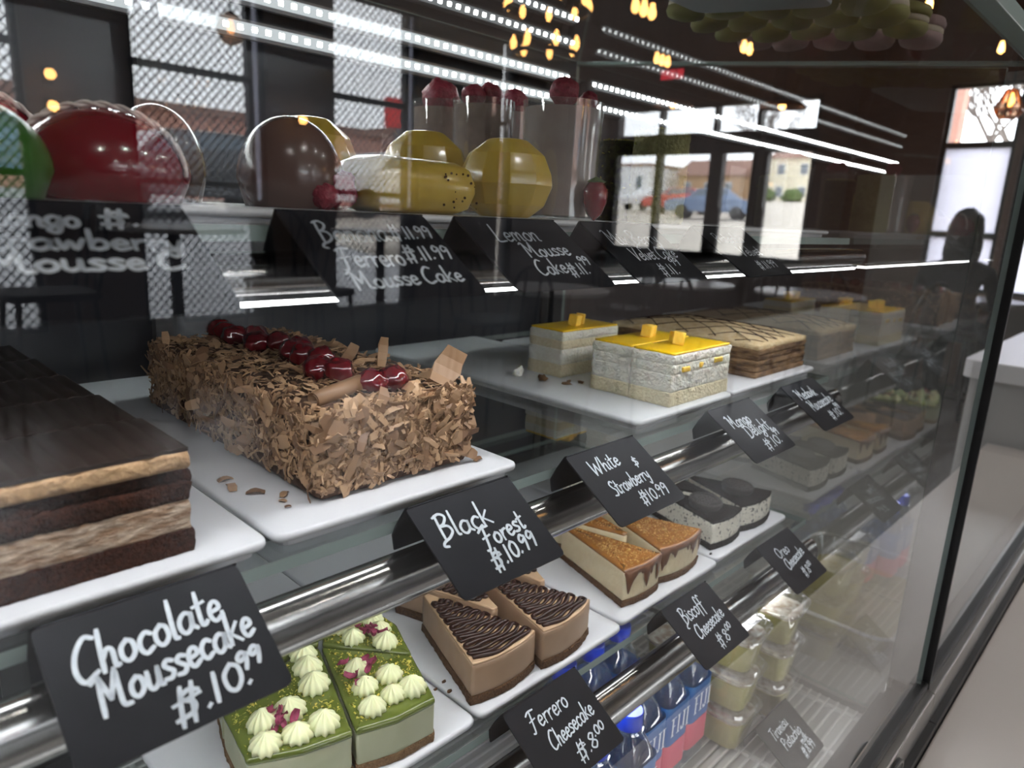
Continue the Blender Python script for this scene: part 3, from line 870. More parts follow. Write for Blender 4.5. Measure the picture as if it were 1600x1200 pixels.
tray('white tray under the shaving covered cake with cherries', 0.180, 0.382, 0.352, 0.790, TM, SH['middle'], group=G1)
tray('frosted pale tray under the mango cream slices', 0.552, 0.740, 0.358, 0.790, TM, SH['middle'], 'grey_tray', group=G1)
tray('white tray under the honey layer cake', 0.7445, 0.985, 0.362, 0.740, TM, SH['middle'], group=G1)
tray('white tray under the green cheesecake slices', 0.140, 0.348, 0.352, 0.750, TL, SH['low'], group=G2)
tray('white tray under the chocolate swirl cheesecake slices', 0.3515, 0.5485, 0.352, 0.750, TL, SH['low'], group=G2)
tray('white tray under the caramel cheesecake slices', 0.552, 0.7515, 0.356, 0.750, TL, SH['low'], group=G2)
tray('white tray under the black cookie cheesecake slices', 0.755, 0.957, 0.360, 0.750, TL, SH['low'], group=G2)
G3 = 'trays along the top shelf'
tray('white tray under the red and green domes', -0.12, 0.205, 0.356, 0.76, TT, SH['top'], group=G3)
tray('white tray under the brown domes and yellow cakes', 0.210, 0.490, 0.356, 0.76, TT, SH['top'], group=G3)
tray('white tray under the clear dessert cups', 0.494, 0.640, 0.356, 0.76, TT, SH['top'], group=G3)
tray('white tray under the round dark cakes near the end glass', 0.644, 0.95, 0.356, 0.76, TT, SH['top'], group=G3)

# ------------------------------------------------------------------ handwriting: strokes of a marker pen
GL = {
 'a': (50, '42,42 25,50 8,34 8,12 20,0 36,12 42,44;42,44 40,14 50,2'), 'b': (45, '10,100 9,50 8,2;9,30 24,48 38,36 36,10 20,0 8,8'),
 'c': (42, '38,42 25,50 9,36 8,14 20,0 38,8'), 'd': (50, '42,44 24,50 8,32 10,8 24,0 38,16;44,100 42,40 44,2'),
 'e': (42, '9,26 34,30 32,46 20,50 8,34 9,12 20,0 40,10'), 'f': (36, '38,90 26,100 17,86 14,40 10,-25;2,45 34,50'),
 'g': (48, '40,42 24,50 8,34 10,12 24,4 38,20 41,46;41,46 38,-10 26,-36 8,-26 14,-10 46,6'), 'h': (47, '10,100 8,50 8,0;8,26 22,48 34,40 36,4 44,2'),
 'i': (20, '9,48 8,10 15,0;11,66 12,70'), 'k': (46, '10,100 8,50 8,0;38,54 10,24;14,28 42,0'), 'l': (20, '10,100 8,10 16,0'),
 'm': (66, '6,48 7,0;7,28 18,48 28,40 30,2;30,28 42,48 52,40 54,2 62,0'), 'n': (46, '6,48 7,0;7,28 20,48 34,40 34,4 43,0'),
 'o': (45, '24,50 8,36 8,12 22,0 38,14 36,40 22,50'), 'p': (46, '10,48 8,-36;9,34 24,50 38,38 34,10 20,2 9,10'),
 'r': (36, '8,48 9,0;9,26 18,44 34,48'), 's': (37, '34,44 20,50 10,40 20,28 32,16 24,2 6,4'), 't': (34, '16,88 14,10 22,0 30,6;2,54 32,58'),
 'u': (48, '8,48 8,12 18,0 34,12 38,48;38,48 38,6 47,0'), 'v': (40, '6,48 18,2 38,50'), 'w': (60, '6,48 14,2 28,40 38,2 54,50'),
 'x': (40, '6,48 36,0;36,50 6,0'), 'y': (46, '8,48 14,18 28,14 38,48;38,48 32,-6 18,-34 4,-22'),
 'B': (58, '14,98 12,50 12,0;4,92 30,100 48,84 34,60 14,52;14,52 42,46 50,22 30,2 4,-8 -4,-22 10,-28'), 'C': (60, '56,92 36,100 12,70 6,30 22,0 54,12'),
 'D': (62, '14,96 13,40 12,2;4,94 40,94 58,58 44,12 6,2'), 'F': (58, '2,86 24,98 60,96;32,96 24,40 14,-6 0,-6;8,50 48,54'),
 'L': (52, '12,100 10,40 8,4 26,0 50,4'), 'M': (84, '-6,90 12,98 12,50 12,0;12,98 24,66 36,34;36,34 48,68 58,100;58,100 60,40 64,6 82,0'),
 'O': (62, '34,98 10,74 8,26 28,0 54,24 54,74 32,98'), 'P': (54, '12,98 10,50 10,0;4,90 34,100 50,78 34,54 12,48'),
 'R': (58, '12,98 10,50 10,0;4,90 34,100 50,80 34,56 12,50;24,52 56,0'), 'S': (50, '46,88 30,100 12,84 22,58 42,34 34,4 6,6'),
 'T': (56, '2,94 30,97 58,98;30,96 28,40 24,0'), 'V': (60, '4,98 16,50 26,0;26,0 42,50 58,100'),
 'W': (86, '4,98 10,50 18,0;18,0 30,40 40,72;40,72 46,40 54,0;54,0 68,50 82,102'),
 '$': (58, '52,74 34,86 18,70 40,42 34,14 4,10;22,104 16,50 12,-14;44,104 38,50 34,-14;4,58 54,62'), '&': (44, '22,100 20,50 16,-4;36,76 22,84 10,66 34,44 30,22 6,22'),
 '0': (44, '24,90 8,62 10,18 24,2 38,26 38,70 24,90'), '1': (24, '13,92 11,46 9,0'), '8': (42, '36,80 22,92 8,72 22,52 38,28 24,2 6,22 24,50 36,80'),
 '9': (42, '36,70 22,92 8,72 14,50 36,66;36,78 33,40 26,0'), '.': (16, '6,4 9,8'), '-': (26, '4,40 22,42'), ' ': (26, ''),
 'I': (30, '12,100 12,50 12,0;2,100 22,100;2,0 22,0'), 'J': (40, '26,100 26,30 20,2 4,8;14,100 36,100'),
}
def strokes(text, u0, u1, v, h, slope=0.0, jit=None):
    """list of smoothed pen strokes in card coordinates (u across, v up)"""
    wtot = sum(GL[c][0] for c in text)
    sx = (u1 - u0) / wtot
    out = []; cx = 0
    for c in text:
        w, s = GL[c]
        dy = jit.uniform(-0.03, 0.03) * h if jit else 0
        for st in s.split(';'):
            if not st: continue
            pts = [tuple(float(q) for q in p.split(',')) for p in st.split()]
            pts = catmull([(p[0], p[1]) for p in pts], 5) if len(pts) > 2 else [Vector(p) for p in pts]
            o = []
            for p in pts:
                x = u0 + (cx + p[0]) * sx + p[1] * 0.0009 * h
                y = v + p[1] / 100 * h + dy + slope * (x - u0)
                o.append((x, y))
            out.append(o)
        cx += w
    return out

def ribbon(mb, pts, w, z):
    n = len(pts); vs = []; fs = []
    for i in range(n):
        a = Vector(pts[max(i - 1, 0)]); b = Vector(pts[min(i + 1, n - 1)]); d = b - a
        if d.length < 1e-9: d = Vector((1, 0))
        d.normalize(); p = Vector(pts[i])
        if i == 0: p -= d * w * 0.4
        if i == n - 1: p += d * w * 0.4
        q = Vector((-d.y, d.x)) * w / 2 * (0.75 if i in (0, n - 1) else 1)
        vs += [(p.x + q.x, p.y + q.y, z), (p.x - q.x, p.y - q.y, z)]
    for i in range(n - 1):
        fs.append((2 * i, 2 * i + 1, 2 * i + 3, 2 * i + 2))
    return mb.add(vs, fs)

CW, CH = 0.0917, 0.0705
DV = Vector((0, -0.0585, -0.0393)).normalized()     # down the front of a card
NV = Vector((0, -0.557, 0.830))                      # out of its front
def card_front():
    P = round_poly([(0, -CH), (CW, -CH), (CW, 0.0), (0, 0.0)], 0.0045, 4)
    mb = MB().prism(P, -0.0012, 0.0)
    bm = mb.mesh('card_front')
    return bm
CARD_FRONT = card_front()
cb = MB()
prof = [(0.333, -0.184), (0.3405, -0.1955), (0.3465, -0.207), (0.3445, -0.2165)]
vs = []; n = len(prof)
for x in (0, CW):
    for k, (y, z) in enumerate(prof):
        vs += [(x, y - 0.333, z + 0.184), (x, y - 0.333 - 0.0012, z + 0.184 - 0.0003)]
fs = []
for k in range(n - 1):
    a = 2 * k; b = 2 * n + 2 * k
    fs += [(a, a + 2, b + 2, b), (a + 1, b + 1, b + 3, a + 3), (a, a + 1, a + 3, a + 2), (b, b + 2, b + 3, b + 1)]
cb.add(vs, fs)
CARD_BACK = cb.mesh('card_back', True)
CARD_M = Matrix(((1, 0, 0), (0, -DV.y, NV.y), (0, -DV.z, NV.z)))   # card (u, v, n) -> world
def price_card(label, x, z, lines, pen=0.0021, seed=0, y=0.333, tilt=0.0, rails=True, group=None):
    r = thing('price_card', label, 'price card', (x, y, z), 0, group)
    f = put('card_front', CARD_FRONT, 'card', r)
    R4 = CARD_M.to_4x4()
    f.matrix_local = R4
    b = put('card_back', CARD_BACK, 'card', r)
    mb = MB(); rnd = random.Random(seed)
    for ln in lines:
        text, u0, u1, v, h = ln[:5]
        sl = ln[5] if len(ln) > 5 else 0.05
        pw = ln[6] if len(ln) > 6 else pen
        for st in strokes(text, u0 * CW, u1 * CW, -v * CH, h * CH, sl, rnd):
            ribbon(mb, st, pw, 0.0003)
    w = mb.build('writing', 'chalk', r)
    w.matrix_local = R4
    if tilt: r.rotation_euler = (0, 0, tilt)
    return r
ZM, ZL, ZT = -0.184, -0.3875, -0.0035
D3 = 0.3333
GM, GLW, GT = 'price cards on the middle rail', 'price cards on the low rail', 'price cards on the top rail'
price_card('black price card reading Chocolate Moussecake', 0.166 * D3, ZM, [
    ('Chocolate', 0.10, 0.82, 0.46, 0.28, 0.10), ('Moussecake', 0.15, 0.93, 0.70, 0.25, 0.13), ('$.10.', 0.42, 0.82, 0.93, 0.20, 0.10), ('99', 0.77, 0.91, 0.78, 0.13, 0.10)], 0.0022, 1, group=GM)
price_card('black price card reading Black Forest', 0.770 * D3, ZM, [
    ('Black', 0.12, 0.60, 0.43, 0.26, 0.0), ('Forest', 0.40, 0.84, 0.66, 0.21, 0.12), ('$.10.99', 0.36, 0.84, 0.87, 0.18, 0.12)], 0.0019, 2, group=GM)
price_card('black price card reading White and Strawberry', 1.238 * D3, ZM, [
    ('White', 0.16, 0.56, 0.35, 0.20, 0.06), ('&', 0.70, 0.78, 0.42, 0.14), ('Strawberry', 0.20, 0.78, 0.66, 0.19, 0.07), ('$10.99', 0.44, 0.86, 0.88, 0.16, 0.04)], 0.0016, 3, group=GM)
price_card('black price card reading Mango Delight', 1.90 * D3, ZM, [
    ('Mango', 0.16, 0.60, 0.40, 0.22, 0.0), ('Delight', 0.30, 0.84, 0.64, 0.22, 0.05), ('$.10.', 0.42, 0.82, 0.90, 0.17, 0.06), ('99', 0.78, 0.90, 0.74, 0.13, 0.05)], 0.0017, 4, group=GM)
price_card('black price card reading Medovik Moussecake', 2.415 * D3, ZM, [
    ('Medovik', 0.16, 0.68, 0.36, 0.22, 0.0), ('Moussecake', 0.20, 0.90, 0.62, 0.21, 0.06), ('$.10.', 0.44, 0.82, 0.88, 0.16, 0.06), ('99', 0.78, 0.90, 0.73, 0.12, 0.05)], 0.0017, 5, group=GM)
price_card('black cheesecake price card clipped in front of the chocolate swirl slices', 1.065 * D3, ZL, [
    ('Ferrero', 0.18, 0.68, 0.36, 0.22, 0.05), ('Cheesecake', 0.26, 0.88, 0.64, 0.20, 0.10), ('$.8', 0.44, 0.72, 0.90, 0.18, 0.10), ('.00', 0.72, 0.88, 0.78, 0.11, 0.10)], 0.0015, 6, group=GLW)
price_card('black cheesecake price card clipped in front of the caramel slices', 1.751 * D3, ZL, [
    ('Biscoff', 0.20, 0.66, 0.36, 0.24, 0.05), ('Cheesecake', 0.24, 0.86, 0.64, 0.20, 0.10), ('$.8', 0.44, 0.68, 0.90, 0.18, 0.10), ('.00', 0.68, 0.82, 0.76, 0.10, 0.10)], 0.0015, 7, group=GLW)
price_card('black cheesecake price card clipped in front of the black cookie slices', 2.396 * D3, ZL, [
    ('Oreo', 0.26, 0.60, 0.38, 0.20, 0.03), ('Cheesecake', 0.26, 0.86, 0.62, 0.19, 0.12), ('$.8', 0.46, 0.66, 0.86, 0.16, 0.08), ('.00', 0.66, 0.78, 0.76, 0.09, 0.08)], 0.0015, 8, group=GLW)
price_card('black price card reading Mango Strawberry Mousse', 0.115 * D3, ZT, [
    ('Mango', 0.13, 0.52, 0.25, 0.17, 0.0), ('$.', 0.60, 0.76, 0.24, 0.15, 0.0), ('Strawberry', 0.06, 0.90, 0.44, 0.17, -0.02), ('Mousse C', 0.12, 0.86, 0.63, 0.17, 0.0)], 0.0022, 9, group=GT)
price_card('black price card reading Banana, before the yellow loaf and the brown dome', 0.524 * D3, ZT, [
    ('Banana', 0.14, 0.60, 0.38, 0.24, 0.03), ('$.11.99', 0.62, 0.94, 0.34, 0.16, 0.05), ('Ferrero', 0.16, 0.58, 0.66, 0.22, 0.03), ('$.11.99', 0.60, 0.96, 0.60, 0.17, 0.05), ('Mousse Cake', 0.14, 0.90, 0.88, 0.18, 0.04)], 0.0015, 10, group=GT)
price_card('black price card reading Lemon Mousse Cake', 0.872 * D3, ZT, [
    ('Lemon', 0.20, 0.64, 0.36, 0.24, 0.03), ('Mousse', 0.36, 0.82, 0.58, 0.20, 0.05), ('Cake', 0.32, 0.62, 0.82, 0.20, 0.05), ('$.11.', 0.62, 0.84, 0.84, 0.16, 0.05), ('99', 0.82, 0.94, 0.70, 0.13, 0.05)], 0.0014, 11, group=GT)
price_card('black price card reading Mix Berry Velvet Cake', 1.232 * D3, ZT, [
    ('Mix Berry', 0.12, 0.84, 0.40, 0.24, 0.03), ('Velvet Cake', 0.24, 0.88, 0.66, 0.20, 0.05), ('$.11.', 0.40, 0.66, 0.90, 0.17, 0.05), ('99', 0.66, 0.80, 0.76, 0.13, 0.05)], 0.0012, 12, group=GT)
price_card('black price card reading Pistachio Velvet, last on the top rail', 1.70 * D3, ZT, [
    ('Pistachio', 0.16, 0.72, 0.36, 0.20, 0.03), ('Velvet', 0.36, 0.80, 0.62, 0.19, 0.03), ('$.11.99', 0.42, 0.84, 0.88, 0.15, 0.05)], 0.0011, 13, group=GT)
price_card('dim black card reading Tiramisu and Pistachio milk lying on the case floor', 0.795, -0.628, [
    ('Tiramisu', 0.18, 0.66, 0.36, 0.20, 0.06), ('Pistachio', 0.26, 0.80, 0.60, 0.20, 0.05), ('milk', 0.62, 0.82, 0.72, 0.12, 0.05), ('$.8.99', 0.50, 0.84, 0.90, 0.16, 0.05)], 0.0015, 14, y=0.300)

# ------------------------------------------------------------------ chocolate mousse cake: five slices standing together
MOUSSE_WHERE = ['at the front edge of the tray', 'second from the front', 'third from the front', 'fourth from the front', 'at the back of the row']
for i in range(5):
    y0 = 0.366 + 0.0685 * i; y1 = y0 + 0.0680
    x0, x1 = -0.012, 0.140 - 0.0025 * i
    cx, cy = (x0 + x1) / 2, (y0 + y1) / 2
    r = thing('chocolate_mousse_slice', 'ridged dark glazed chocolate mousse slice, ' + MOUSSE_WHERE[i], 'cake slice', (cx, cy, TM), 0, 'slices of chocolate mousse cake')
    P = rect(x0 - cx, x1 - cx, y0 - cy, y1 - cy)
    st = 0.0022 if i == 0 else 0.006
    lump(P, 0.0, 0.0135, st, 0.0013, 300, 0.001, i + 1).build('bottom_sponge', 'sponge', r, True)
    lump(inset(P, 0.0015), 0.0132, 0.0300, st, 0.0011, 170, 0.001, i + 2).build('mousse_layer', 'mousse', r, True)
    lump(inset(P, 0.0006), 0.0296, 0.0400, st, 0.0022, 200, 0.002, i + 3).build('middle_sponge', 'sponge', r, True)
    lump(inset(P, 0.0150), 0.0395, 0.0490, 0.006, 0.0010, 110, 0.001, i + 4).build('hollow_filling', 'sponge', r, True)
    # lumps of sponge that bridge the hollow here and there along the front and the side
    rb = random.Random(40 + i)
    for k in range(9):
        px = -0.070 + 0.0178 * k + rb.uniform(-0.004, 0.004); s = rb.uniform(0.004, 0.0085) if k not in (3, 5, 6) else 0.003
        MB().ball((min(px, 0.068), y0 - cy + 0.0085, 0.0410), s, 12, 8, 1.5, 0.9, 0.75, 0.5, k + i).build('sponge_lump', 'sponge', r, True)
    for k in range(4):
        MB().ball((x1 - cx - 0.008, y0 - cy + 0.010 + 0.016 * k, 0.0430), 0.0085, 12, 8, 0.9, 1.1, 0.75, 0.4, k + 9 + i).build('sponge_lump', 'sponge', r, True)
    lump(P, 0.0470, 0.0575, st, 0.0013, 150, 0.0026, i + 5).build('top_mousse', 'mousse_top', r, True)
    ridged_slab(x0 - cx + 0.0006, x1 - cx - 0.0006, y0 - cy + 0.0006, y1 - cy - 0.0006, 0.0570, 0.0598, 0.0094, 0.0010, i * 3.7).build('dark_glaze', 'dark_glaze', r, angle=60)

# ------------------------------------------------------------------ the cake rolled in chocolate shavings
BX0, BX1, BY0, BY1, BH = 0.224, 0.351, 0.379, 0.662, 0.0605
bfc = ((BX0 + BX1) / 2, (BY0 + BY1) / 2, TM)
bf = thing('shaving_covered_cake', 'long cake covered in chocolate shavings with glazed red cherries along its top', 'cake', bfc)
bw, bd_ = (BX1 - BX0) / 2, (BY1 - BY0) / 2
lump(round_poly(rect(-bw, bw, -bd_, bd_), 0.006, 3), 0.0, BH, 0.005, 0.0022, 60, 0.005, 3).build('cake_body', 'choc_body', bf, True)
rnd = random.Random(11)
def flake_mesh(l, w, curl, th, jag):
    """a thin curved shaving, length along X"""
    n = 4; vs = []
    for s in (0, 1):
        for i in range(n + 1):
            t = i / n - 0.5
            ww = w * (0.5 + 0.5 * math.cos(t * 2.4)) * (1 + jag * rnd.uniform(-0.5, 0.5))
            z = -curl * l * (t * t) * 2
            for q in (-0.5, 0.5):
                vs.append((t * l, q * ww + rnd.uniform(-1, 1) * jag * w * 0.15, z + (th if s else 0)))
    k = 2 * (n + 1); fs = []
    for i in range(n):
        a = 2 * i
        fs += [(k + a, k + a + 2, k + a + 3, k + a + 1), (a, a + 1, a + 3, a + 2), (a, a + 2, k + a + 2, k + a), (a + 1, k + a + 1, k + a + 3, a + 3)]
    fs += [(0, k, k + 1, 1), (k - 2, k - 1, 2 * k - 1, 2 * k - 2)]
    return vs, fs
def flake_place():
    """a spot on the skin of the cake and the outward normal; the front and the near side get most"""
    u = rnd.random()
    if u < 0.40: return Vector((rnd.uniform(-bw, bw), -bd_, BH * (0.10 + 0.90 * rnd.random() ** 0.8))), Vector((0, -1, 0))
    if u < 0.70: return Vector((-bw, rnd.uniform(-bd_, bd_), BH * (0.10 + 0.90 * rnd.random() ** 0.8))), Vector((-1, 0, 0))
    if u < 0.93: return Vector((rnd.uniform(-bw, bw), rnd.uniform(-bd_, bd_), BH)), Vector((0, 0, 1))
    if u < 0.97: return Vector((bw, rnd.uniform(-bd_, bd_), BH * (0.10 + 0.90 * rnd.random() ** 0.8))), Vector((1, 0, 0))
    return Vector((rnd.uniform(-bw, bw), bd_, BH * (0.10 + 0.90 * rnd.random() ** 0.8))), Vector((0, 1, 0))
def flake_matrix(p, nrm, lift):
    t = nrm.orthogonal().normalized(); b = nrm.cross(t)
    a = rnd.uniform(0, 6.283)
    x = t * math.cos(a) + b * math.sin(a)
    tl = rnd.gauss(0, lift)
    x = (x * math.cos(tl) + nrm * math.sin(abs(tl))).normalized()
    y = nrm.cross(x)
    if y.length < 0.05: y = t.cross(x)
    y.normalize()
    tl2 = rnd.gauss(0, lift)
    z = x.cross(y)
    y = (y * math.cos(tl2) + z * math.sin(tl2)).normalized(); z = x.cross(y)
    p = p + nrm * rnd.uniform(0.0002, 0.0028)
    return Matrix(((x.x, y.x, z.x, p.x), (x.y, y.y, z.y, p.y), (x.z, y.z, z.z, p.z), (0, 0, 0, 1)))
# the mass of small shavings
sm = MB()
for i in range(5600):
    p, nrm = flake_place()
    l = rnd.uniform(0.004, 0.0125); w = rnd.uniform(0.0007, 0.0040)
    vs, fs = flake_mesh(l, w, rnd.uniform(-0.1, 0.5), 0.0005, 0.6)
    mx = flake_matrix(p, nrm, 0.34)
    sm.add([mx @ Vector(v) for v in vs], fs)
stuff(sm.build('small_shavings', 'flake', bf))
# the large ones, each a piece of its own
protos = []
for i in range(14):
    vs, fs = flake_mesh(rnd.uniform(0.012, 0.024), rnd.uniform(0.0035, 0.0095), rnd.uniform(0.0, 0.7), 0.0006, 0.5)
    mb = MB().add(vs, fs); me = mb.mesh('shaving'); me.materials.append(MATS['flake']); protos.append(me)
for i in range(290):
    p, nrm = flake_place()
    if nrm.x > 0.5 or nrm.y > 0.5: continue
    o = put('shaving', protos[i % 14], None, bf)
    o.matrix_local = flake_matrix(p + nrm * 0.0015, nrm, 0.36)
# three big curls
def curl(c, ax, l, r0, turns, w=1.0):
    mb = MB(); n = 22; vs = []; fs = []
    ax = Vector(ax).normalized(); t = ax.orthogonal().normalized(); b = ax.cross(t)
    for i in range(n + 1):
        a = i / n * turns * 6.283; rr = r0 * (0.55 + 0.45 * i / n)
        e = t * math.cos(a) * rr + b * math.sin(a) * rr; e2 = e * 0.88
        for q in (-0.5, 0.5):
            for k in (e, e2):
                vs.append(Vector(c) + ax * l * q + k)
    for i in range(n):
        a = 4 * i
        fs += [(a, a + 4, a + 6, a + 2), (a + 1, a + 3, a + 7, a + 5), (a, a + 1, a + 5, a + 4), (a + 2, a + 6, a + 7, a + 3)]
    mb.add(vs, fs)
    return mb.build('chocolate_curl', 'flake', bf, True)
curl((-0.037, -bd_ + 0.020, BH + 0.006), (0.8, 0.15, 0.10), 0.042, 0.0062, 1.5)
curl((0.030, -bd_ + 0.004, BH - 0.018), (0.6, -0.1, 0.5), 0.024, 0.0040, 1.2)
big = [((0.052, -bd_ + 0.012, BH + 0.012), 0.030, 0.020, (0.75, 0.1, 0.95)), ((0.022, -bd_ + 0.006, BH - 0.002), 0.026, 0.014, (0.2, 0.9, 0.2)),
       ((0.046, -bd_ + 0.085, BH + 0.012), 0.024, 0.008, (0.3, 0.2, 1.0)), ((0.034, -bd_ + 0.115, BH + 0.006), 0.020, 0.010, (0.6, 0.2, 0.5)),
       ((-0.060, bd_ - 0.03, BH + 0.006), 0.014, 0.006, (0.1, 0.3, 1.0))]
for c, l, w, d in big:
    vs, fs = flake_mesh(l, w, 0.35, 0.0008, 0.35)
    x = Vector(d).normalized(); y = x.orthogonal().normalized(); y = (Vector((0.8, -0.5, 0)) - x * x.dot(Vector((0.8, -0.5, 0)))).normalized(); z = x.cross(y)
    o = MB().add(vs, fs).build('large_shaving', 'flake', bf)
    o.matrix_local = Matrix(((x.x, y.x, z.x, c[0]), (x.y, y.y, z.y, c[1]), (x.z, y.z, z.z, c[2]), (0, 0, 0, 1)))
# cherries in pairs and threes along the far edge of the top
cher = [(0.000, -0.120, 2), (-0.012, -0.070, 3), (0.002, -0.024, 2), (0.006, 0.010, 2), (0.002, 0.050, 3), (0.000, 0.088, 2), (-0.004, 0.124, 3)]
k = 0
for cx, cy, n in cher:
    for j in range(n):
        a = j * 2.2 + k
        ox, oy = (math.cos(a) * 0.0088, math.sin(a) * 0.0088) if n > 1 else (0, 0)
        MB().ball((cx + ox, cy + oy, BH + 0.0080), 0.0108, 20, 14, 1.06, 1.0, 0.86, 0.22, k).build('cherry', 'cherry', bf, True); k += 1
# crumbs fallen on the tray
for i, (px, py, s) in enumerate([(0.195, 0.452, 0.010), (0.192, 0.436, 0.013), (0.2, 0.418, 0.012), (0.213, 0.404, 0.009), (0.207, 0.395, 0.005), (0.358, 0.374, 0.008), (0.362, 0.377, 0.005), (0.205, 0.385, 0.004)]):
    vs, fs = flake_mesh(s, s * 0.5, 0.3, 0.0007, 0.5)
    o = MB().add(vs, fs).build('fallen_shaving', 'flake', None, loc=(px, py, TM + 0.0008 + s * 0.15)); o.rotation_euler = (0, 0, i * 1.3)
    tag(o, ['loose chocolate shaving farthest back on the white tray', 'longest loose shaving on the white tray', 'loose shaving in front of the longest one on the tray', 'loose shaving nearest the front corner of the cake', 'tiny shaving between the loose ones and the front corner', 'loose shaving at the right front corner of the cake', 'tiny shaving beside the right front corner of the cake', 'smallest shaving near the front edge of the tray'][i], 'crumb', 'shavings fallen on the tray')

# ------------------------------------------------------------------ mango cream slices
def mango_slice(label, x0, x1, y0, y1, seed, cubes, side_dark=False):
    cx, cy = (x0 + x1) / 2, (y0 + y1) / 2
    r = thing('mango_cream_slice', label, 'cake slice', (cx, cy, TM), 0, 'mango cream slices')
    P = rect(x0 - cx, x1 - cx, y0 - cy, y1 - cy)
    lump(P, 0.0002, 0.0155, 0.0030, 0.0010, 190, 0.001, seed).build('bottom_sponge', 'vanilla', r, True)
    lump(inset(P, 0.0006), 0.0150, 0.0340, 0.0028, 0.0013, 170, 0.002, seed + 1).build('cream_layer', 'cream', r, True)
    lump(inset(P, 0.0010), 0.0335, 0.0440, 0.0030, 0.0010, 190, 0.001, seed + 2).build('upper_sponge', 'vanilla' if side_dark else 'cream', r, True)
    lump(inset(P, 0.0004), 0.0430, 0.0545, 0.0026, 0.0015, 180, 0.0028, seed + 3).build('top_cream', 'cream', r, True)
    lump(inset(P, 0.0024), 0.0540, 0.0565, 0.0040, 0.0005, 90, 0.001, seed + 4).build('mango_glaze', 'mango', r, True)
    for (ux, uy, a, s) in cubes:
        o = MB().box(-0.0064, 0.0064, -0.0060, 0.0060, 0, 0.0135).build('mango_cube', 'mango_cube', r, bevel=0.0012, loc=(ux, uy, 0.0562))
        o.rotation_euler = (0.12, 0.08, a); o.scale = (s, s, s)
    if not side_dark:
        for (ux, uz, l) in ((-0.035, 0.0375, 0.014), (-0.004, 0.0385, 0.006), (0.032, 0.0400, 0.017)):
            lump(rect(ux - l / 2, ux + l / 2, y0 - cy - 0.0012, y0 - cy + 0.006), uz - 0.0025, uz + 0.0030, 0.002, 0.001, 300, 0.001, ux * 99).build('mango_piece', 'mango_cube', r, True)
    return r
mango_slice('mango topped white cream slice at the front of the frosted tray', 0.620, 0.741, 0.368, 0.4195, 1, [(-0.006, 0.004, 0.5, 1.05), (0.002, 0.012, 1.1, 0.9)])
mango_slice('mango topped white cream slice just behind the front one', 0.621, 0.740, 0.4205, 0.472, 5, [(0.006, 0.0, 0.3, 1.0), (0.018, 0.004, 0.9, 0.95)])
mango_slice('mango slice showing yellow sponge layers, standing apart at the back', 0.629, 0.738, 0.522, 0.575, 9, [(-0.008, -0.004, 0.2, 1.0), (0.010, 0.002, 0.6, 0.95)], True)
for i, (px, py, s) in enumerate([(0.5975, 0.560, 0.0065), (0.6035, 0.5275, 0.0075), (0.6105, 0.497, 0.004), (0.622, 0.503, 0.003), (0.630, 0.492, 0.0035)]):
    o = MB().ball((0, 0, 0), s, 10, 6, 1.4, 0.7, 0.45 if i else 0.9, 0.6, i).build('cake_crumb', 'crust' if i else 'cream', None, True, loc=(px, py, TM + s * (0.42 if i else 0.85))); o.rotation_euler = (0, 0, i * 1.1)
    tag(o, ['white cream crumb lying left of the back mango slice', 'flat brown crumb in front of the white cream crumb', 'small crumb before the back mango slice, nearest the tray edge', 'smallest crumb between the mango slices', 'small crumb close behind the front mango slices'][i], 'crumb', 'crumbs on the frosted tray' if i else None)

# ------------------------------------------------------------------ honey layer cake
hx0, hx1, hy0, hy1 = 0.832, 0.976, 0.377, 0.600
hc = ((hx0 + hx1) / 2, (hy0 + hy1) / 2, TM)
hn = thing('honey_layer_cake', 'honey layer cake drizzled with thin chocolate lines in a lattice', 'cake', hc)
P = rect(hx0 - hc[0], hx1 - hc[0], hy0 - hc[1], hy1 - hc[1])
zz = 0.0002
for i in range(5):
    lump(inset(P, 0.001 * (i % 2)), zz, zz + 0.0066, 0.004, 0.0016, 150, 0.001, 20 + i).build('honey_layer', 'honey', hn, True)
    zz += 0.0062
    if i < 4: lump(inset(P, 0.0022), zz - 0.0003, zz + 0.0016, 0.006, 0.0008, 130, 0.0005, 30 + i).build('cream_layer', 'honey', hn, True); zz += 0.0012
top = lump(inset(P, 0.0008), zz - 0.001, zz + 0.0065, 0.005, 0.0009, 90, 0.002, 44, domez=0.012)
top.build('cream_top', 'honey_top', hn, True)
hw_, hd_ = (hx1 - hx0) / 2, (hy1 - hy0) / 2
def hz(x, y):
    t = max(abs(x) / hw_, abs(y) / hd_)
    return zz + 0.0065 + 0.012 * (1 - min(1, t) ** 2)
dr_ = random.Random(4)
for fam in range(2):
    for i in range(11):
        off = (i - 5) * 0.030
        pts = []
        for q in range(29):
            s = (q / 28 - 0.5) * 0.30
            x, y = (s * 0.62 + off, s * 0.9) if fam == 0 else (s * 0.62 + off, -s * 0.9)
            x += 0.004 * math.sin(s * 34 + i * 1.9) + 0.0015 * math.sin(s * 90 + i)
            if abs(x) < hw_ - 0.002 and abs(y) < hd_ - 0.002:
                pts.append((x, y, hz(x, y) + 0.0007))
        if len(pts) > 3: MB().tube(pts, [0.0006 + 0.0004 * (0.5 + 0.5 * math.sin(q * 0.9 + i * 2.1)) for q in range(len(pts))], 5, flat=0.6).build('drizzle_line', 'drizzle', hn, True)

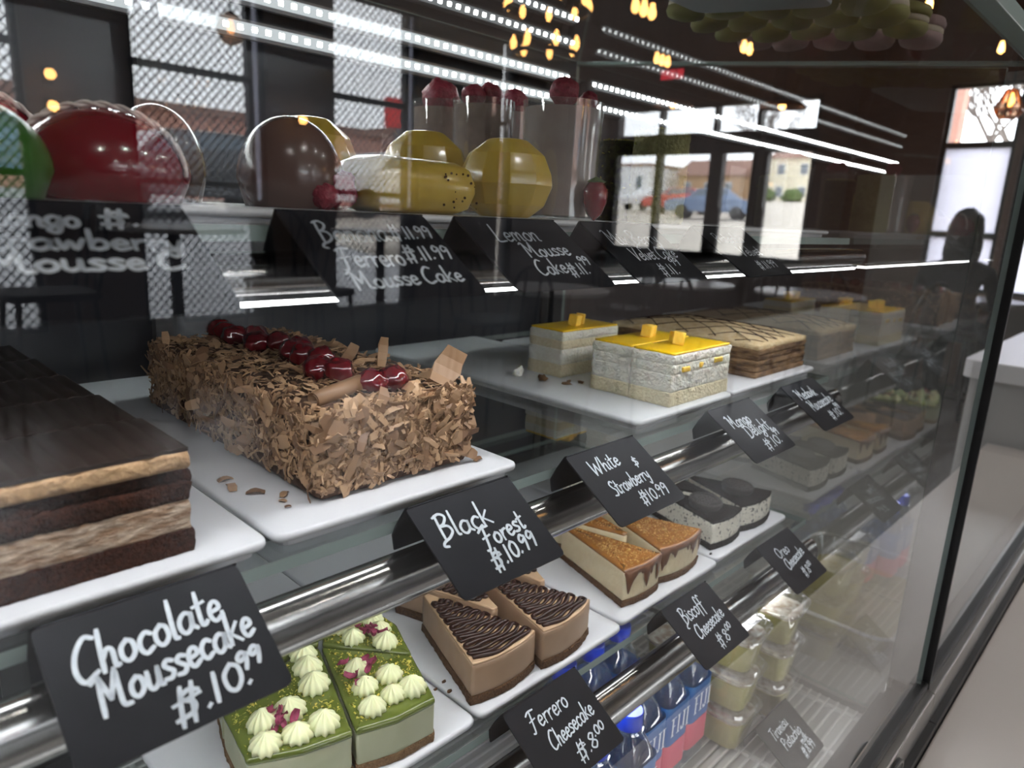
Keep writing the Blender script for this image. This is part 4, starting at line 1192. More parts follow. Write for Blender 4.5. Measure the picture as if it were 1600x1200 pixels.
# ------------------------------------------------------------------ cheesecake wedges on the low shelf
def wedge(rad, half, n=12, tip=0.006):
    """tip at the origin, opening towards -Y"""
    pts = [(-tip * 0.5, 0.0), (tip * 0.5, 0.0)]
    pts = [(-tip / 2, 0)] + [(rad * math.sin(-half + 2 * half * i / n), -rad * math.cos(-half + 2 * half * i / n)) for i in range(n + 1)] + [(tip / 2, 0)]
    return pts           # counter-clockwise seen from above

def wedge_layers(r, P, layers, seed):
    for name, mat, a, b, ins, amp, fr, rn in layers:
        lump(inset(P, ins) if ins else P, a, b, 0.0032, amp, fr, rn, seed).build(name, mat, r, True); seed += 1

def in_wedge(rad, half, rr, m=0.004):
    while True:
        d = rr.uniform(0.012, rad - m); a = rr.uniform(-half, half) * 0.86
        return Vector((d * math.sin(a), -d * math.cos(a), 0))

ros = MB()
RN = 44
ros.lathe([(0.0088, 0), (0.0098, 0.0016), (0.0096, 0.0038), (0.0080, 0.0062), (0.0054, 0.0084), (0.0026, 0.0102), (0.0007, 0.0118)], RN,
          mod=lambda t, z: 1 + 0.15 * math.cos(11 * t + z * 120))
ROS = ros.mesh('rosette', True); ROS.materials.append(MATS['rosette'])
pv = []
for i in range(4):
    for j in range(4):
        u, v = i / 3 - 0.5, j / 3 - 0.5
        pv.append((u * 0.011, v * 0.007 * (1 - 1.4 * abs(u) ** 2), 0.004 * (u * u * 2 + v * v * 3)))
PETAL = MB().add(pv + [(x, y, z + 0.0003) for x, y, z in pv], [(4 * i + j, 4 * i + j + 1, 4 * i + j + 5, 4 * i + j + 4) for i in range(3) for j in range(3)] + [(16 + 4 * i + j, 16 + 4 * i + j + 4, 16 + 4 * i + j + 5, 16 + 4 * i + j + 1) for i in range(3) for j in range(3)]).mesh('rose_petal', True)
PETAL.materials.append(MATS['petal'])

def crumbs(parent, name, mat, pts, s0, s1, rr):
    mb = MB()
    for p in pts:
        s = rr.uniform(s0, s1)
        q = [Vector((rr.uniform(-1, 1), rr.uniform(-1, 1), rr.uniform(-0.6, 0.6))).normalized() * s for _ in range(4)]
        mb.add([p + v for v in q], [(0, 1, 2), (0, 2, 3), (0, 3, 1), (1, 3, 2)])
    return stuff(mb.build(name, mat, parent))

def matcha_slice(label, poly, seed, spots, size, petals):
    """poly and spots in shelf coordinates"""
    cx = sum(p[0] for p in poly) / len(poly); cy = sum(p[1] for p in poly) / len(poly)
    r = thing('green_cheesecake_slice', label, 'cake slice', (cx, cy, TL), 0, 'green cheesecake slices')
    P = round_poly([(x - cx, y - cy) for x, y in poly], 0.002, 2)
    wedge_layers(r, P, [('biscuit_base', 'crust', 0.0002, 0.0075, -0.0004, 0.0014, 260, 0.001), ('green_filling', 'matcha_fill', 0.0070, 0.0325, 0.0006, 0.0005, 60, 0.001),
                        ('green_glaze', 'matcha_top', 0.0320, 0.0380, 0.0000, 0.0004, 60, 0.0022)], seed)
    rr = random.Random(seed)
    for (x, y) in spots:
        o = put('cream_rosette', ROS, None, r, (x - cx, y - cy, 0.0378))
        s = size * rr.uniform(0.93, 1.07)
        o.rotation_euler = (rr.uniform(-.1, .1), rr.uniform(-.1, .1), rr.uniform(0, 6)); o.scale = (s, s, s * rr.uniform(1.0, 1.2))
    for k in range(9):
        x, y = petals
        o = put('rose_petal', PETAL, None, r, (x - cx + rr.gauss(0, 0.007), y - cy + rr.gauss(0, 0.006), rr.uniform(0.0400, 0.0500)))
        o.rotation_euler = (rr.uniform(-.9, .9), rr.uniform(-.9, .9), rr.uniform(0, 6)); s = rr.uniform(0.55, 1.0); o.scale = (s, s, s)
    pts = []
    x0, x1 = min(p[0] for p in P), max(p[0] for p in P); y0, y1 = min(p[1] for p in P), max(p[1] for p in P)
    def inside(x, y):
        for k in range(len(P)):
            ax, ay = P[k]; bx, by = P[(k + 1) % len(P)]
            l = math.hypot(bx - ax, by - ay)
            if l > 1e-6 and ((bx - ax) * (y - ay) - (by - ay) * (x - ax)) / l < 0.0025: return False
        return True
    while len(pts) < 620:
        x, y = rr.uniform(x0, x1), rr.uniform(y0, y1)
        if not inside(x, y) or (y < y0 + 0.014): continue
        if noise.noise(Vector((x * 60, y * 60, seed))) < rr.uniform(-0.7, 0.3): continue
        pts.append(Vector((x, y, 0.0386)))
    crumbs(r, 'pistachio_crumbs', 'pistachio', pts, 0.0007, 0.0017, rr)
    return r
matcha_slice('green cheesecake slice with cream rosettes, at the front right of its tray', [(0.2432, 0.3680), (0.2725, 0.3585), (0.3064, 0.3566), (0.3268, 0.4115), (0.2775, 0.4705)], 3,
             [(0.2632, 0.3772), (0.2833, 0.3787), (0.2985, 0.3753), (0.2727, 0.3998), (0.2947, 0.3998), (0.2805, 0.4230)], 1.0, (0.274, 0.414))
matcha_slice('green cheesecake slice at the front left, half under the Chocolate Moussecake card', [(0.1742, 0.3929), (0.205, 0.3772), (0.2408, 0.3685), (0.2752, 0.4712), (0.2660, 0.4790), (0.1830, 0.4500)], 13,
             [(0.1890, 0.3950), (0.2091, 0.3893), (0.2281, 0.3865), (0.1981, 0.4149), (0.2171, 0.4137), (0.2455, 0.428), (0.2525, 0.4502), (0.2582, 0.4667)], 1.08, (0.209, 0.405))
matcha_slice('green cheesecake slice behind the front right one, petals in the middle of its rosettes', [(0.3278, 0.4133), (0.3440, 0.4560), (0.3440, 0.4900), (0.3000, 0.5050), (0.2800, 0.4740)], 23,
             [(0.3180, 0.4378), (0.3253, 0.4555), (0.3022, 0.4608), (0.3302, 0.4736), (0.3043, 0.4802), (0.3170, 0.4900)], 0.95, (0.313, 0.455))
matcha_slice('green cheesecake slice at the back of the tray, mostly hidden by the rail', [(0.1850, 0.4560), (0.2640, 0.4815), (0.2780, 0.4770), (0.2960, 0.5070), (0.2100, 0.5350)], 33,
             [(0.2200, 0.4850), (0.2400, 0.4930), (0.2580, 0.4980), (0.2250, 0.5080), (0.2500, 0.5130)], 1.0, (0.235, 0.500))

def swirl_slice(label, tip, ang, half, rad, seed):
    r = thing('swirl_cheesecake_slice', label, 'cake slice', (tip[0], tip[1], TL), ang, 'chocolate swirl cheesecake slices')
    P = wedge(rad, half)
    wedge_layers(r, P, [('biscuit_base', 'dark_crust', 0.0002, 0.0085, -0.0006, 0.0012, 240, 0.001), ('hazelnut_filling', 'nutella', 0.0080, 0.0375, 0.0008, 0.0005, 70, 0.0014),
                        ('pale_top', 'nutella_top', 0.0365, 0.0392, 0.0012, 0.0003, 60, 0.001)], seed)
    rr = random.Random(seed)
    mb = MB(); rows = 19; pts = []
    for i in range(rows):
        d = rad - 0.005 - i * (rad - 0.022) / rows
        wx = d * math.tan(half) * 0.84
        for q in range(9):
            s = q / 8 * 2 - 1
            if i % 2: s = -s
            x = s * wx; y = -d * (1 - 0.05 * s * s) + 0.0015 * math.sin(s * 5 + i)
            pts.append((x, y, 0.0402 + rr.uniform(0, 0.0005)))
    pts = catmull(pts, 2)
    mb.tube(pts, [0.0021 + 0.0004 * math.sin(i * 0.7) for i in range(len(pts))], 7, flat=0.85)
    mb.build('chocolate_swirl', 'swirl', r, True)
    return r
swirl_slice('hazelnut cheesecake slice with chocolate zigzag, front left of its tray', (0.394, 0.478), -0.02, 0.33, 0.118, 3)
swirl_slice('hazelnut cheesecake slice with chocolate zigzag, front right of its tray', (0.462, 0.470), 0.08, 0.34, 0.114, 13)
swirl_slice('hazelnut cheesecake slice pointing forward between the front two', (0.428, 0.415), math.pi, 0.33, 0.112, 23)
swirl_slice('hazelnut cheesecake slice at the back right of the tray', (0.500, 0.420), math.pi - 0.1, 0.33, 0.112, 33)

def caramel_slice(label, tip, ang, half, rad, seed, drips):
    r = thing('caramel_cheesecake_slice', label, 'cake slice', (tip[0], tip[1], TL), ang, 'caramel cheesecake slices')
    P = wedge(rad, half)
    wedge_layers(r, P, [('biscuit_base', 'dark_crust', 0.0002, 0.0080, -0.0006, 0.0014, 260, 0.001), ('cream_filling', 'cheese', 0.0075, 0.0400, 0.0008, 0.0004, 90, 0.0014),
                        ('caramel_glaze', 'caramel', 0.0392, 0.0435, 0.0002, 0.0003, 60, 0.0020)], seed)
    rr = random.Random(seed)
    n = 56; vs = []; fs = []
    for i in range(n + 1):
        a = -half + 2 * half * i / n
        e = min(1.0, min(i, n - i) / 3.0)
        q = noise.noise(Vector((a * 9.0, seed * 1.7, 0.3))) + 0.6 * noise.noise(Vector((a * 23.0, seed * 2.9, 7.0)))
        l = (0.0075 + 0.030 * max(0.0, q + 0.18)) * (0.4 + 0.6 * e)
        l = min(l, 0.034)
        for f, off in ((0.0, -0.0012), (0.0, 0.0006), (0.35, 0.0012), (0.8, 0.0013), (1.0, 0.0002)):
            rr_ = rad + off; vs.append((rr_ * math.sin(a), -rr_ * math.cos(a), 0.0428 - l * f))
    for i in range(n):
        for k in range(4): fs.append((5 * i + k, 5 * i + k + 1, 5 * i + k + 6, 5 * i + k + 5))
    MB().add(vs, fs).build('chocolate_drip', 'choc_drip', r, True)
    pts = []
    for _ in range(900):
        p = in_wedge(rad, half, rr)
        if p.length < rad * 0.50 and rr.random() < 0.8: continue
        p.z = 0.0438 + rr.uniform(0, 0.0012); pts.append(p)
    crumbs(r, 'biscuit_crumbs', 'biscuit_crumb', pts, 0.0007, 0.0018, rr)
    return r
caramel_slice('caramel cheesecake slice with chocolate drips, front left of its tray', (0.612, 0.488), -0.05, 0.27, 0.121, 3, 3)
caramel_slice('caramel cheesecake slice with chocolate drips, front right of its tray', (0.690, 0.488), -0.02, 0.36, 0.121, 13, 4)
caramel_slice('caramel cheesecake slice pointing forward behind the front two', (0.650, 0.425), math.pi, 0.29, 0.116, 23, 2)

def cookie(parent, loc, rot, s=1.0):
    c = MB()
    n = 36
    c.lathe([(0.0200, -0.004), (0.0200, 0.0002), (0.0216, 0.0008), (0.0216, 0.0050), (0.0205, 0.0060)], n, mod=lambda t, z: 1 + 0.018 * math.cos(18 * t) if z > 0.0005 else 1)
    o = c.build('black_cookie', 'cookie', parent, angle=40, loc=loc)
    e = MB()
    for k in range(30):
        a = 6.283 * k / 30
        e.box(-0.0009, 0.0009, -0.0022, 0.0022, 0.0060, 0.0070)
        for i in range(len(e.v) - 8, len(e.v)):
            x, y, z = e.v[i]; y += 0.0172
            e.v[i] = (x * math.cos(a) - y * math.sin(a), x * math.sin(a) + y * math.cos(a), z)
    e.lathe([(0.0130, 0.0058), (0.0132, 0.0069), (0.0143, 0.0069), (0.0145, 0.0058)], 32, cap=False)
    for k in range(12):
        a = 6.283 * k / 12; rr = 0.0092
        e.ball((rr * math.cos(a), rr * math.sin(a), 0.0060), 0.0018, 6, 4, 1, 1, 0.5)
    for k in range(4):
        a = 6.283 * k / 4
        e.ball((0.0042 * math.cos(a), 0.0042 * math.sin(a), 0.0060), 0.0022, 6, 4, 1, 1, 0.4)
    e.build('embossed_pattern', 'cookie', o)
    o.rotation_euler = rot; o.scale = (s, s, s)
    return o
def cookie_slice(label, tip, ang, half, rad, seed):
    r = thing('cookie_cheesecake_slice', label, 'cake slice', (tip[0], tip[1], TL), ang, 'black cookie cheesecake slices')
    P = wedge(rad, half)
    wedge_layers(r, P, [('black_base', 'black_crumb', 0.0002, 0.0085, -0.0008, 0.0014, 240, 0.001), ('speckled_filling', 'cookie_cheese', 0.0080, 0.0350, 0.0008, 0.0006, 90, 0.0014),
                        ('black_crumb_top', 'black_crumb', 0.0345, 0.0385, 0.0004, 0.0012, 240, 0.0018)], seed)
    rr = random.Random(seed)
    cookie(r, (0.001, -rad * 0.66, 0.0425), (0.06, -0.04, rr.uniform(0, 3)))
    return r
cookie_slice('black cookie cheesecake slice at the front left of its tray', (0.808, 0.490), -0.02, 0.32, 0.119, 3)
cookie_slice('black cookie cheesecake slice at the front right of its tray', (0.893, 0.486), -0.03, 0.38, 0.116, 13)
cookie_slice('black cookie cheesecake slice pointing forward behind the front two', (0.852, 0.422), math.pi, 0.32, 0.116, 23)
cookie_slice('black cookie cheesecake slice at the back left of its tray', (0.790, 0.500), math.pi + 0.1, 0.30, 0.112, 33)
for i, (px, py) in enumerate([(0.336, 0.500), (0.352, 0.392), (0.357, 0.405), (0.760, 0.372), (0.345, 0.402)]):
    s = (0.008, 0.0022, 0.0018, 0.002, 0.0016)[i]
    o = MB().ball((0, 0, 0), s, 8, 6, 1.2, 0.8, 0.6, 0.5, i).build('biscuit_crumb', 'dark_crust' if i != 3 else 'cookie', None, True, loc=(px, py, TL + s * 0.55))
    tag(o, ['brown piece of biscuit lying behind the green slices', 'tiny biscuit crumb left of the swirl slices, nearest the front', 'tiny biscuit crumb beside the biscuit base of the swirl slice', 'black crumb left of the cookie slices', 'tiniest biscuit crumb on the tray of green slices'][i], 'crumb', 'biscuit crumbs on the low trays')

# ------------------------------------------------------------------ desserts on the top shelf
def dome_prof(r, h, k=0.30, n=12):
    """a squat dome that tucks in a little at its foot"""
    out = [(r * 0.86, 0.0002)]
    for i in range(n + 1):
        t = i / n * math.pi / 2
        out.append((max(0.0008, r * math.cos(t)), h * k + h * (1 - k) * math.sin(t)))
    return out
def dome(label, name, cat, x, y, r, h, mat, group=None, sx=1.0, parts=()):
    t = thing(name, label, cat, (x, y, TT), 0, group)
    o = MB().lathe(dome_prof(r, h), 36).build('glazed_dome', mat, t, True); o.scale = (sx, 1, 1)
    return t
def rope(parent, x, r, h, mat='sugar'):
    """a twisted cord laid over the dome"""
    for s in (0, math.pi):
        pts = []
        for i in range(61):
            a = math.pi * i / 60
            yy, zz_ = r * math.cos(a), h * 0.30 + h * 0.70 * math.sin(a)
            q = Vector((x, yy, zz_)); tw = i * 0.75 + s
            pts.append(q + Vector((math.cos(tw) * 0.0009, 0, 0.0009 + math.sin(tw) * 0.0009)))
        MB().tube(pts, 0.0011, 5).build('twisted_cord', mat, parent, True)
g = dome('bright green glazed mousse dome at the left end of the top shelf', 'green_mousse_dome', 'dessert', 0.062, 0.392, 0.034, 0.0425, 'green_glaze')
for nm, lb, x, y, r, h in (('red_mousse_dome', 'shiny red mousse dome with a twisted cord, nearest the front', 0.131, 0.430, 0.041, 0.047),
                           ('red_mousse_dome', 'shiny red mousse dome half behind the front red one', 0.092, 0.520, 0.041, 0.058),
                           ('red_mousse_dome', 'shiny red mousse dome farthest back behind the green one', 0.066, 0.620, 0.041, 0.068)):
    d = dome(lb, nm, 'dessert', x, y, r, h, 'red_glaze', 'red mousse domes')
    rope(d, -0.010, r, h); d.rotation_euler = (0, 0, 1.0)
for lb, x, y, r, h, bb in (('brown glazed mousse dome with a dark berry at its foot', 0.250, 0.452, 0.0345, 0.059, True),
                       ('brown glazed mousse dome standing behind the red domes', 0.215, 0.590, 0.0350, 0.071, False)):
    d = dome(lb, 'brown_mousse_dome', 'dessert', x, y, r, h, 'taupe_glaze', 'brown mousse domes')
    MB().tube([(-0.004, 0, h * 0.99), (0.012, 0, h * 0.95), (0.024, 0, h * 0.78)], [0.0006, 0.0010, 0.0006], 6).build('sugar_line', 'sugar', d, True)
    if bb:
        MB().ball((0.022, -0.024, 0.014), 0.0125, 14, 10, 1, 1, 1.05, 0.35, 3).build('dark_berry', 'berry', d, True)
        MB().ball((0.006, -0.030, 0.009), 0.0095, 12, 8, 1, 1, 0.9, 0.35, 4).build('dark_berry', 'berry', d, True)
def lemon_cake(label, x, y, rx, h, loaf=False, rot=0.0):
    t = thing('lemon_mousse_cake', label, 'dessert', (x, y, TT), rot, 'yellow mousse cakes')
    if loaf:
        mb = lump(round_poly(rect(-rx, rx, -0.030, 0.030), 0.022, 6), 0.0002, h, 0.005, 0.0004, 50, h * 0.42, x * 77)
        mb.build('yellow_glaze', 'lemon', t, True)
        rr = random.Random(5)
        sp = MB()
        for _ in range(22):
            a, b = rr.uniform(-rx, rx) * 0.9, rr.uniform(0.1, 0.8)
            sp.ball((rx * 0.55 + rr.uniform(-.02, .015), -0.0298, h * b), rr.uniform(0.0004, 0.0011), 5, 4)
        stuff(sp.build('dark_specks', 'drizzle', t))
    else:
        n = 11; prof = [(rx * 0.52, 0.0002), (rx * 0.84, h * 0.16), (rx * 1.0, h * 0.42), (rx * 0.97, h * 0.56), (rx * 0.80, h * 0.80), (rx * 0.42, h * 0.985), (rx * 0.30, h)]
        MB().lathe(prof, n).build('yellow_glaze', 'lemon', t, bevel=0.0015, angle=14)
    return t
lemon_cake('faceted yellow mousse cake at the front, above the Lemon Mousse card', 0.432, 0.430, 0.040, 0.062)
lemon_cake('faceted yellow mousse cake behind the front faceted one', 0.418, 0.520, 0.042, 0.070)
lemon_cake('faceted yellow mousse cake farthest back', 0.350, 0.600, 0.045, 0.078)
lemon_cake('low flat topped yellow loaf cake with dark specks, above the Banana card', 0.330, 0.430, 0.052, 0.038, True, 0.08)

def cup(label, x, y, r, h, fill, fh, berries):
    t = thing('dessert_cup', label, 'dessert', (x, y, TT), 0, 'clear dessert cups')
    MB().lathe([(r * 0.93, 0.0002), (r * 0.95, h * 0.5), (r, h), (r * 0.965, h), (r * 0.915, h * 0.5), (r * 0.895, 0.003)], 36).build('clear_cup', 'plastic', t, angle=30)
    MB().lathe([(r * 0.88, 0.0035), (r * 0.905, fh * 0.5), (r * 0.94, fh), (r * 0.5, fh + 0.002)], 28).build('mousse_filling', fill, t, angle=40)
    for i, (bx, by, bz, s, mt) in enumerate(berries):
        MB().ball((bx, by, bz), s, 14, 10, 1, 1, 1.0, 0.22, i + x * 50).build('berry', mt, t, True)
    return t
cup('clear cup of pale cream with a berry on top, nearest the front', 0.528, 0.455, 0.0375, 0.104, 'pink_cream', 0.098, [(0.000, 0, 0.113, 0.014, 'berry'), (0.024, -0.010, 0.108, 0.009, 'berry')])
cup('clear cup of brown mousse heaped with dark berries, second from the front', 0.522, 0.556, 0.0315, 0.112, 'cup_cream', 0.106, [(-0.014, 0, 0.114, 0.012, 'berry'), (0.003, -0.006, 0.118, 0.011, 'berry'), (0.017, 0.004, 0.115, 0.012, 'berry')])
cup('clear cup of brown mousse with one large berry dome, third row', 0.545, 0.650, 0.0320, 0.120, 'cup_cream', 0.112, [(0, 0, 0.122, 0.0215, 'berry')])
cup('clear cup of pale cream with a dull berry, at the back', 0.610, 0.600, 0.0300, 0.118, 'pink_cream', 0.112, [(0, 0, 0.124, 0.016, 'berry')])
st_ = thing('strawberry_half', 'halved red strawberry leaning against the nearest clear cup', 'fruit', (0.524, 0.408, TT))
prof = [(0.0006, 0.0002), (0.007, 0.006), (0.011, 0.016), (0.0115, 0.026), (0.007, 0.034), (0.0008, 0.037)]
MB().lathe(prof, 16).build('fruit_flesh', 'red_glaze', st_, True)
MB().lathe([(0.0075, 0.0335), (0.009, 0.0345), (0.001, 0.0385)], 7).build('leaf_cap', 'bush', st_)

def tower(label, x, y, r, h, mat, top, seed):
    t = thing('round_velvet_cake', label, 'dessert', (x, y, TT), 0, 'small round velvet cakes')
    P = [(r * math.cos(6.283 * i / 40), r * math.sin(6.283 * i / 40)) for i in range(40)]
    lump(P, 0.0002, h, 0.003, 0.0013 if mat == 'nut_cake' else 0.0005, 180, 0.002, seed).build('cake_side', mat, t, True)
    rr = random.Random(seed); pts = []
    for _ in range(160):
        a, d = rr.uniform(0, 6.283), r * math.sqrt(rr.random()) * 0.95
        pts.append(Vector((d * math.cos(a), d * math.sin(a), h + 0.001)))
    for _ in range(40):
        a = rr.uniform(0, 6.283); pts.append(Vector((r * 1.02 * math.cos(a), r * 1.02 * math.sin(a), rr.uniform(0.002, h))))
    crumbs(t, 'green_crumbs', top, pts, 0.0008, 0.0022, rr)
    return t
tower('slim dark round cake sprinkled with green crumbs, beside the clear cups', 0.672, 0.494, 0.0245, 0.0850, 'dark_cake', 'pistachio', 2)
tower('pale green nut coated round cake standing before the dark one', 0.668, 0.4370, 0.0290, 0.0935, 'nut_cake', 'pistachio', 3)
tower('dark round cake at the back near the end glass', 0.780, 0.560, 0.0300, 0.0850, 'dark_cake', 'pistachio', 4)

# ------------------------------------------------------------------ on the glass roof of the case
pl = thing('paper_tray', 'pale paper tray seen from below on the glass roof of the case', 'tray', (0.62, 0.375, roof_z(0.375) + 0.0065))
pl.rotation_euler = (math.atan(0.1), 0, 0)
lump(round_poly(rect(-0.14, 0.115, -0.075, 0.075), 0.02, 5), 0.0, 0.006, 0.02, 0, rnd=0.002).build('tray_sheet', 'grey_tray', pl, angle=40)
def macaron_row():
    protos = {}
    rr = random.Random(9)
    where = ['in the row nearest the paper tray', 'in the second row', 'in the third row', 'in the row at the end glass']
    for i, x in enumerate((0.765, 0.822, 0.880, 0.938)):
        for j in range(5):
            y = 0.285 + j * 0.050
            col = 'macaron_pink' if i == 3 else 'macaron_green'
            lb = ('pink and cream' if i == 3 else 'green and cream') + ' filled cookie ' + where[i] + ' on the case roof, ' + ['nearest the front', 'second back', 'third back', 'fourth back', 'farthest back'][j]
            lb = lb.replace(' filled cookie', ' cookie').replace('nearest the paper tray on the case roof', 'nearest the paper tray').replace('in the row at the end glass', 'nearest the end glass')
            z = roof_z(y) + 0.0066
            if col not in protos:
                t = thing('macaron', lb, 'cookie', (x, y, z), 0, 'filled cookies on the roof, ' + where[i])
                MB().lathe([(0.010, 0), (0.020, 0.003), (0.0225, 0.008), (0.0215, 0.013)], 24).build('lower_shell', col, t, True)
                MB().lathe([(0.0205, 0.013), (0.0215, 0.016), (0.0205, 0.0195)], 24).build('cream_filling', 'macaron_fill', t, True)
                MB().lathe([(0.0215, 0.0195), (0.0225, 0.0245), (0.020, 0.030), (0.010, 0.0335)], 24).build('upper_shell', col, t, True)
                protos[col] = t
            else:
                t = dup(protos[col], (x, y, z), None, lb, 'filled cookies on the roof, ' + where[i])
            t.rotation_euler = (math.atan(0.1), 0, rr.uniform(0, 6)); t.location.z += 0.0012
macaron_row()

# ------------------------------------------------------------------ the floor of the case: wire rack, bottles, pudding cups
DK = -0.674
rk = thing('wire_rack', 'pale wire rack lying on the floor of the case', 'rack', (0, 0, DK))
for i in range(46):
    y = 0.222 + i * 0.0132
    MB().box(0.20, 0.992, y - 0.0013, y + 0.0013, 0.0042, 0.0068).build('wire', 'wire', rk)
for x in (0.22, 0.42, 0.62, 0.80, 0.885, 0.98):
    MB().box(x - 0.003, x + 0.003, 0.214, 0.828, 0.0, 0.0041).build('cross_bar', 'wire', rk)
RZ0 = DK + 0.0070
def make_bottle(label, x, y):
    t = thing('water_bottle', label, 'bottle', (x, y, RZ0), 0, 'water bottles on the case floor')
    s = 0.0262
    def sq(r, k): return round_poly(rect(-r, r, -r, r), r * k, 6)
    mb = MB(); rings = [(s * 0.92, 0.45, 0.0), (s, 0.5, 0.004), (s, 0.5, 0.100), (s * 0.96, 0.6, 0.112), (s * 0.74, 0.9, 0.130), (s * 0.50, 1.0, 0.141), (s * 0.47, 1.0, 0.146)]
    n = None; vs = []; fs = []
    for r, k, z in rings:
        P = sq(r, k); n = len(P); vs += [(p[0], p[1], z) for p in P]
    for i in range(len(rings) - 1):
        for j in range(n): fs.append((i * n + j, i * n + (j + 1) % n, (i + 1) * n + (j + 1) % n, (i + 1) * n + j))
    fs.append(tuple(reversed(range(n))))
    mb.add(vs, fs).build('clear_body', 'bottle', t, angle=40)
    MB().lathe([(0.0145, 0.1450), (0.0148, 0.1460), (0.0148, 0.1625), (0.0138, 0.1640)], 28, mod=lambda a, z: 1 + 0.012 * math.cos(24 * a)).build('screw_cap', 'blue_cap', t, angle=30)
    MB().lathe([(0.0165, 0.1415), (0.0165, 0.1440), (0.0145, 0.1440), (0.0145, 0.1415)], 24, cap=False).build('neck_ring', 'bottle', t, angle=30)
    lab = MB(); P = sq(s + 0.0006, 0.5); nn = len(P)
    lab.add([(p[0], p[1], z) for z in (0.060, 0.112) for p in P], [(j, (j + 1) % nn, nn + (j + 1) % nn, nn + j) for j in range(nn)])
    lo = lab.build('blue_label', 'label_blue', t)
    b2 = MB().add([(p[0] , p[1], z) for z in (0.022, 0.0595) for p in P], [(j, (j + 1) % nn, nn + (j + 1) % nn, nn + j) for j in range(nn)])
    b2.build('pink_band', 'label_pink', t)
    # the word FIJI on two faces
    w = MB()
    def face(mp):
        cx = 0
        for c in 'FIJI':
            gl = {'F': (15, [(4, 0, 7.5, 26), (0, 24.5, 14, 26), (7, 13, 12, 14.5), (2, 0, 9.5, 1.3)]), 'I': (10, [(3, 0, 6.5, 26), (0.5, 24.7, 9, 26), (0.5, 0, 9, 1.3)]),
                  'J': (12, [(6, 3, 9.5, 26), (3.5, 24.7, 12, 26), (1, 0, 8, 3), (0, 2, 3, 6)])}[c]
            for a, b, d, e in gl[1]:
                q = [(cx + a, b), (cx + d, b), (cx + d, e), (cx + a, e)]
                w.add([mp(u * 0.00082 - 0.0198, 0.072 + v * 0.00098) for u, v in q], [(0, 1, 2, 3)])
            cx += gl[0] + 1.2
    e = s + 0.0010
    face(lambda u, v: (u, -e, v)); face(lambda u, v: (-e, -u, v))
    w.build('white_lettering', 'label_white', lo)
    return t
b0 = make_bottle('water bottle nearest the swirl cheesecake price card, its blue cap just under the rail', 0.568, 0.347)
for lb, x, y in (('water bottle second from the nearest in the front row', 0.626, 0.372), ('water bottle third in the front row, its lettering in full view', 0.682, 0.374),
                 ('water bottle last in the front row, beside the pudding cups', 0.738, 0.376), ('water bottle in the back row under the swirl slices', 0.578, 0.446),
                 ('water bottle in the back row under the gap between two trays', 0.634, 0.448), ('water bottle in the back row under the caramel slices', 0.692, 0.450),
                 ('water bottle at the left end of the front row, under the swirl tray', 0.508, 0.347)):
    dup(b0, (x, y, RZ0), None, lb)

def make_cup(label):
    t = thing('pudding_cup', label, 'pudding cup', (0, 0, 0), 0, 'lidded pudding cups')
    def sq(r): return round_poly(rect(-r, r, -r, r), r * 0.62, 6)
    mb = MB(); vs = []; fs = []; n = 0
    rings = [(0.0255, 0.0), (0.0265, 0.002), (0.0330, 0.048), (0.0375, 0.0485), (0.0375, 0.0500)]
    for r, z in rings:
        P = sq(r); n = len(P); vs += [(p[0], p[1], z) for p in P]
    for i in range(len(rings) - 1):
        for j in range(n): fs.append((i * n + j, i * n + (j + 1) % n, (i + 1) * n + (j + 1) % n, (i + 1) * n + j))
    fs.append(tuple(reversed(range(n))))
    mb.add(vs, fs).build('clear_tub', 'plastic', t, angle=40)
    f = MB(); vs = []; fs = []
    rg = [(0.0250, 0.0012), (0.0312, 0.040), (0.0300, 0.0405)]
    for r, z in rg: vs += [(p[0], p[1], z) for p in sq(r)]
    for i in range(2):
        for j in range(n): fs.append((i * n + j, i * n + (j + 1) % n, (i + 1) * n + (j + 1) % n, (i + 1) * n + j))
    fs.append(tuple(reversed(range(n))))
    f.add(vs, fs).build('yellow_pudding', 'pudding', t, angle=40)
    lump(sq(0.0308), 0.0402, 0.0435, 0.006, 0.0010, 120, 0.001, 5).build('cream_top', 'pudding_top', t, True)
    l = MB(); vs = []; fs = []
    rg = [(0.0380, 0.0495), (0.0385, 0.0520), (0.0345, 0.0530), (0.0335, 0.0575), (0.0300, 0.0582), (0.0290, 0.0568)]
    for r, z in rg: vs += [(p[0], p[1], z) for p in sq(r)]
    for i in range(len(rg) - 1):
        for j in range(n): fs.append((i * n + j, i * n + (j + 1) % n, (i + 1) * n + (j + 1) % n, (i + 1) * n + j))
    fs.append(tuple((len(rg) - 1) * n + j for j in range(n)))
    l.add(vs, fs).build('clear_lid', 'lid', t, angle=40)
    return t
LEV = ['lowest', 'middle', 'topmost']
cup0 = None
for si, (x, y, where) in enumerate(((0.806, 0.345, 'in the stack beside the bottles'), (0.905, 0.336, 'in the stack nearest the end glass'), (0.806, 0.432, 'in the rear stack behind the bottles'), (0.905, 0.424, 'in the rear stack by the end glass'))):
    for lv in range(3 if si < 2 else 2):
        lb = '%s lidded cup of yellow pudding %s' % (LEV[lv], where)
        z = RZ0 + 0.0570 * lv
        if cup0 is None:
            cup0 = make_cup(lb); cup0.location = (x, y, z)
        else:
            t = dup(cup0, (x, y, z), 0.06 * lv, lb)
sl = thing('foil_sticker', 'silver white sticker on the lid of the topmost cup beside the bottles', 'sticker', (0.806, 0.345, RZ0 + 0.114 + 0.0568))
MB().box(-0.024, 0.024, -0.020, 0.020, 0.0001, 0.0008).build('sticker_sheet', 'foil', sl)
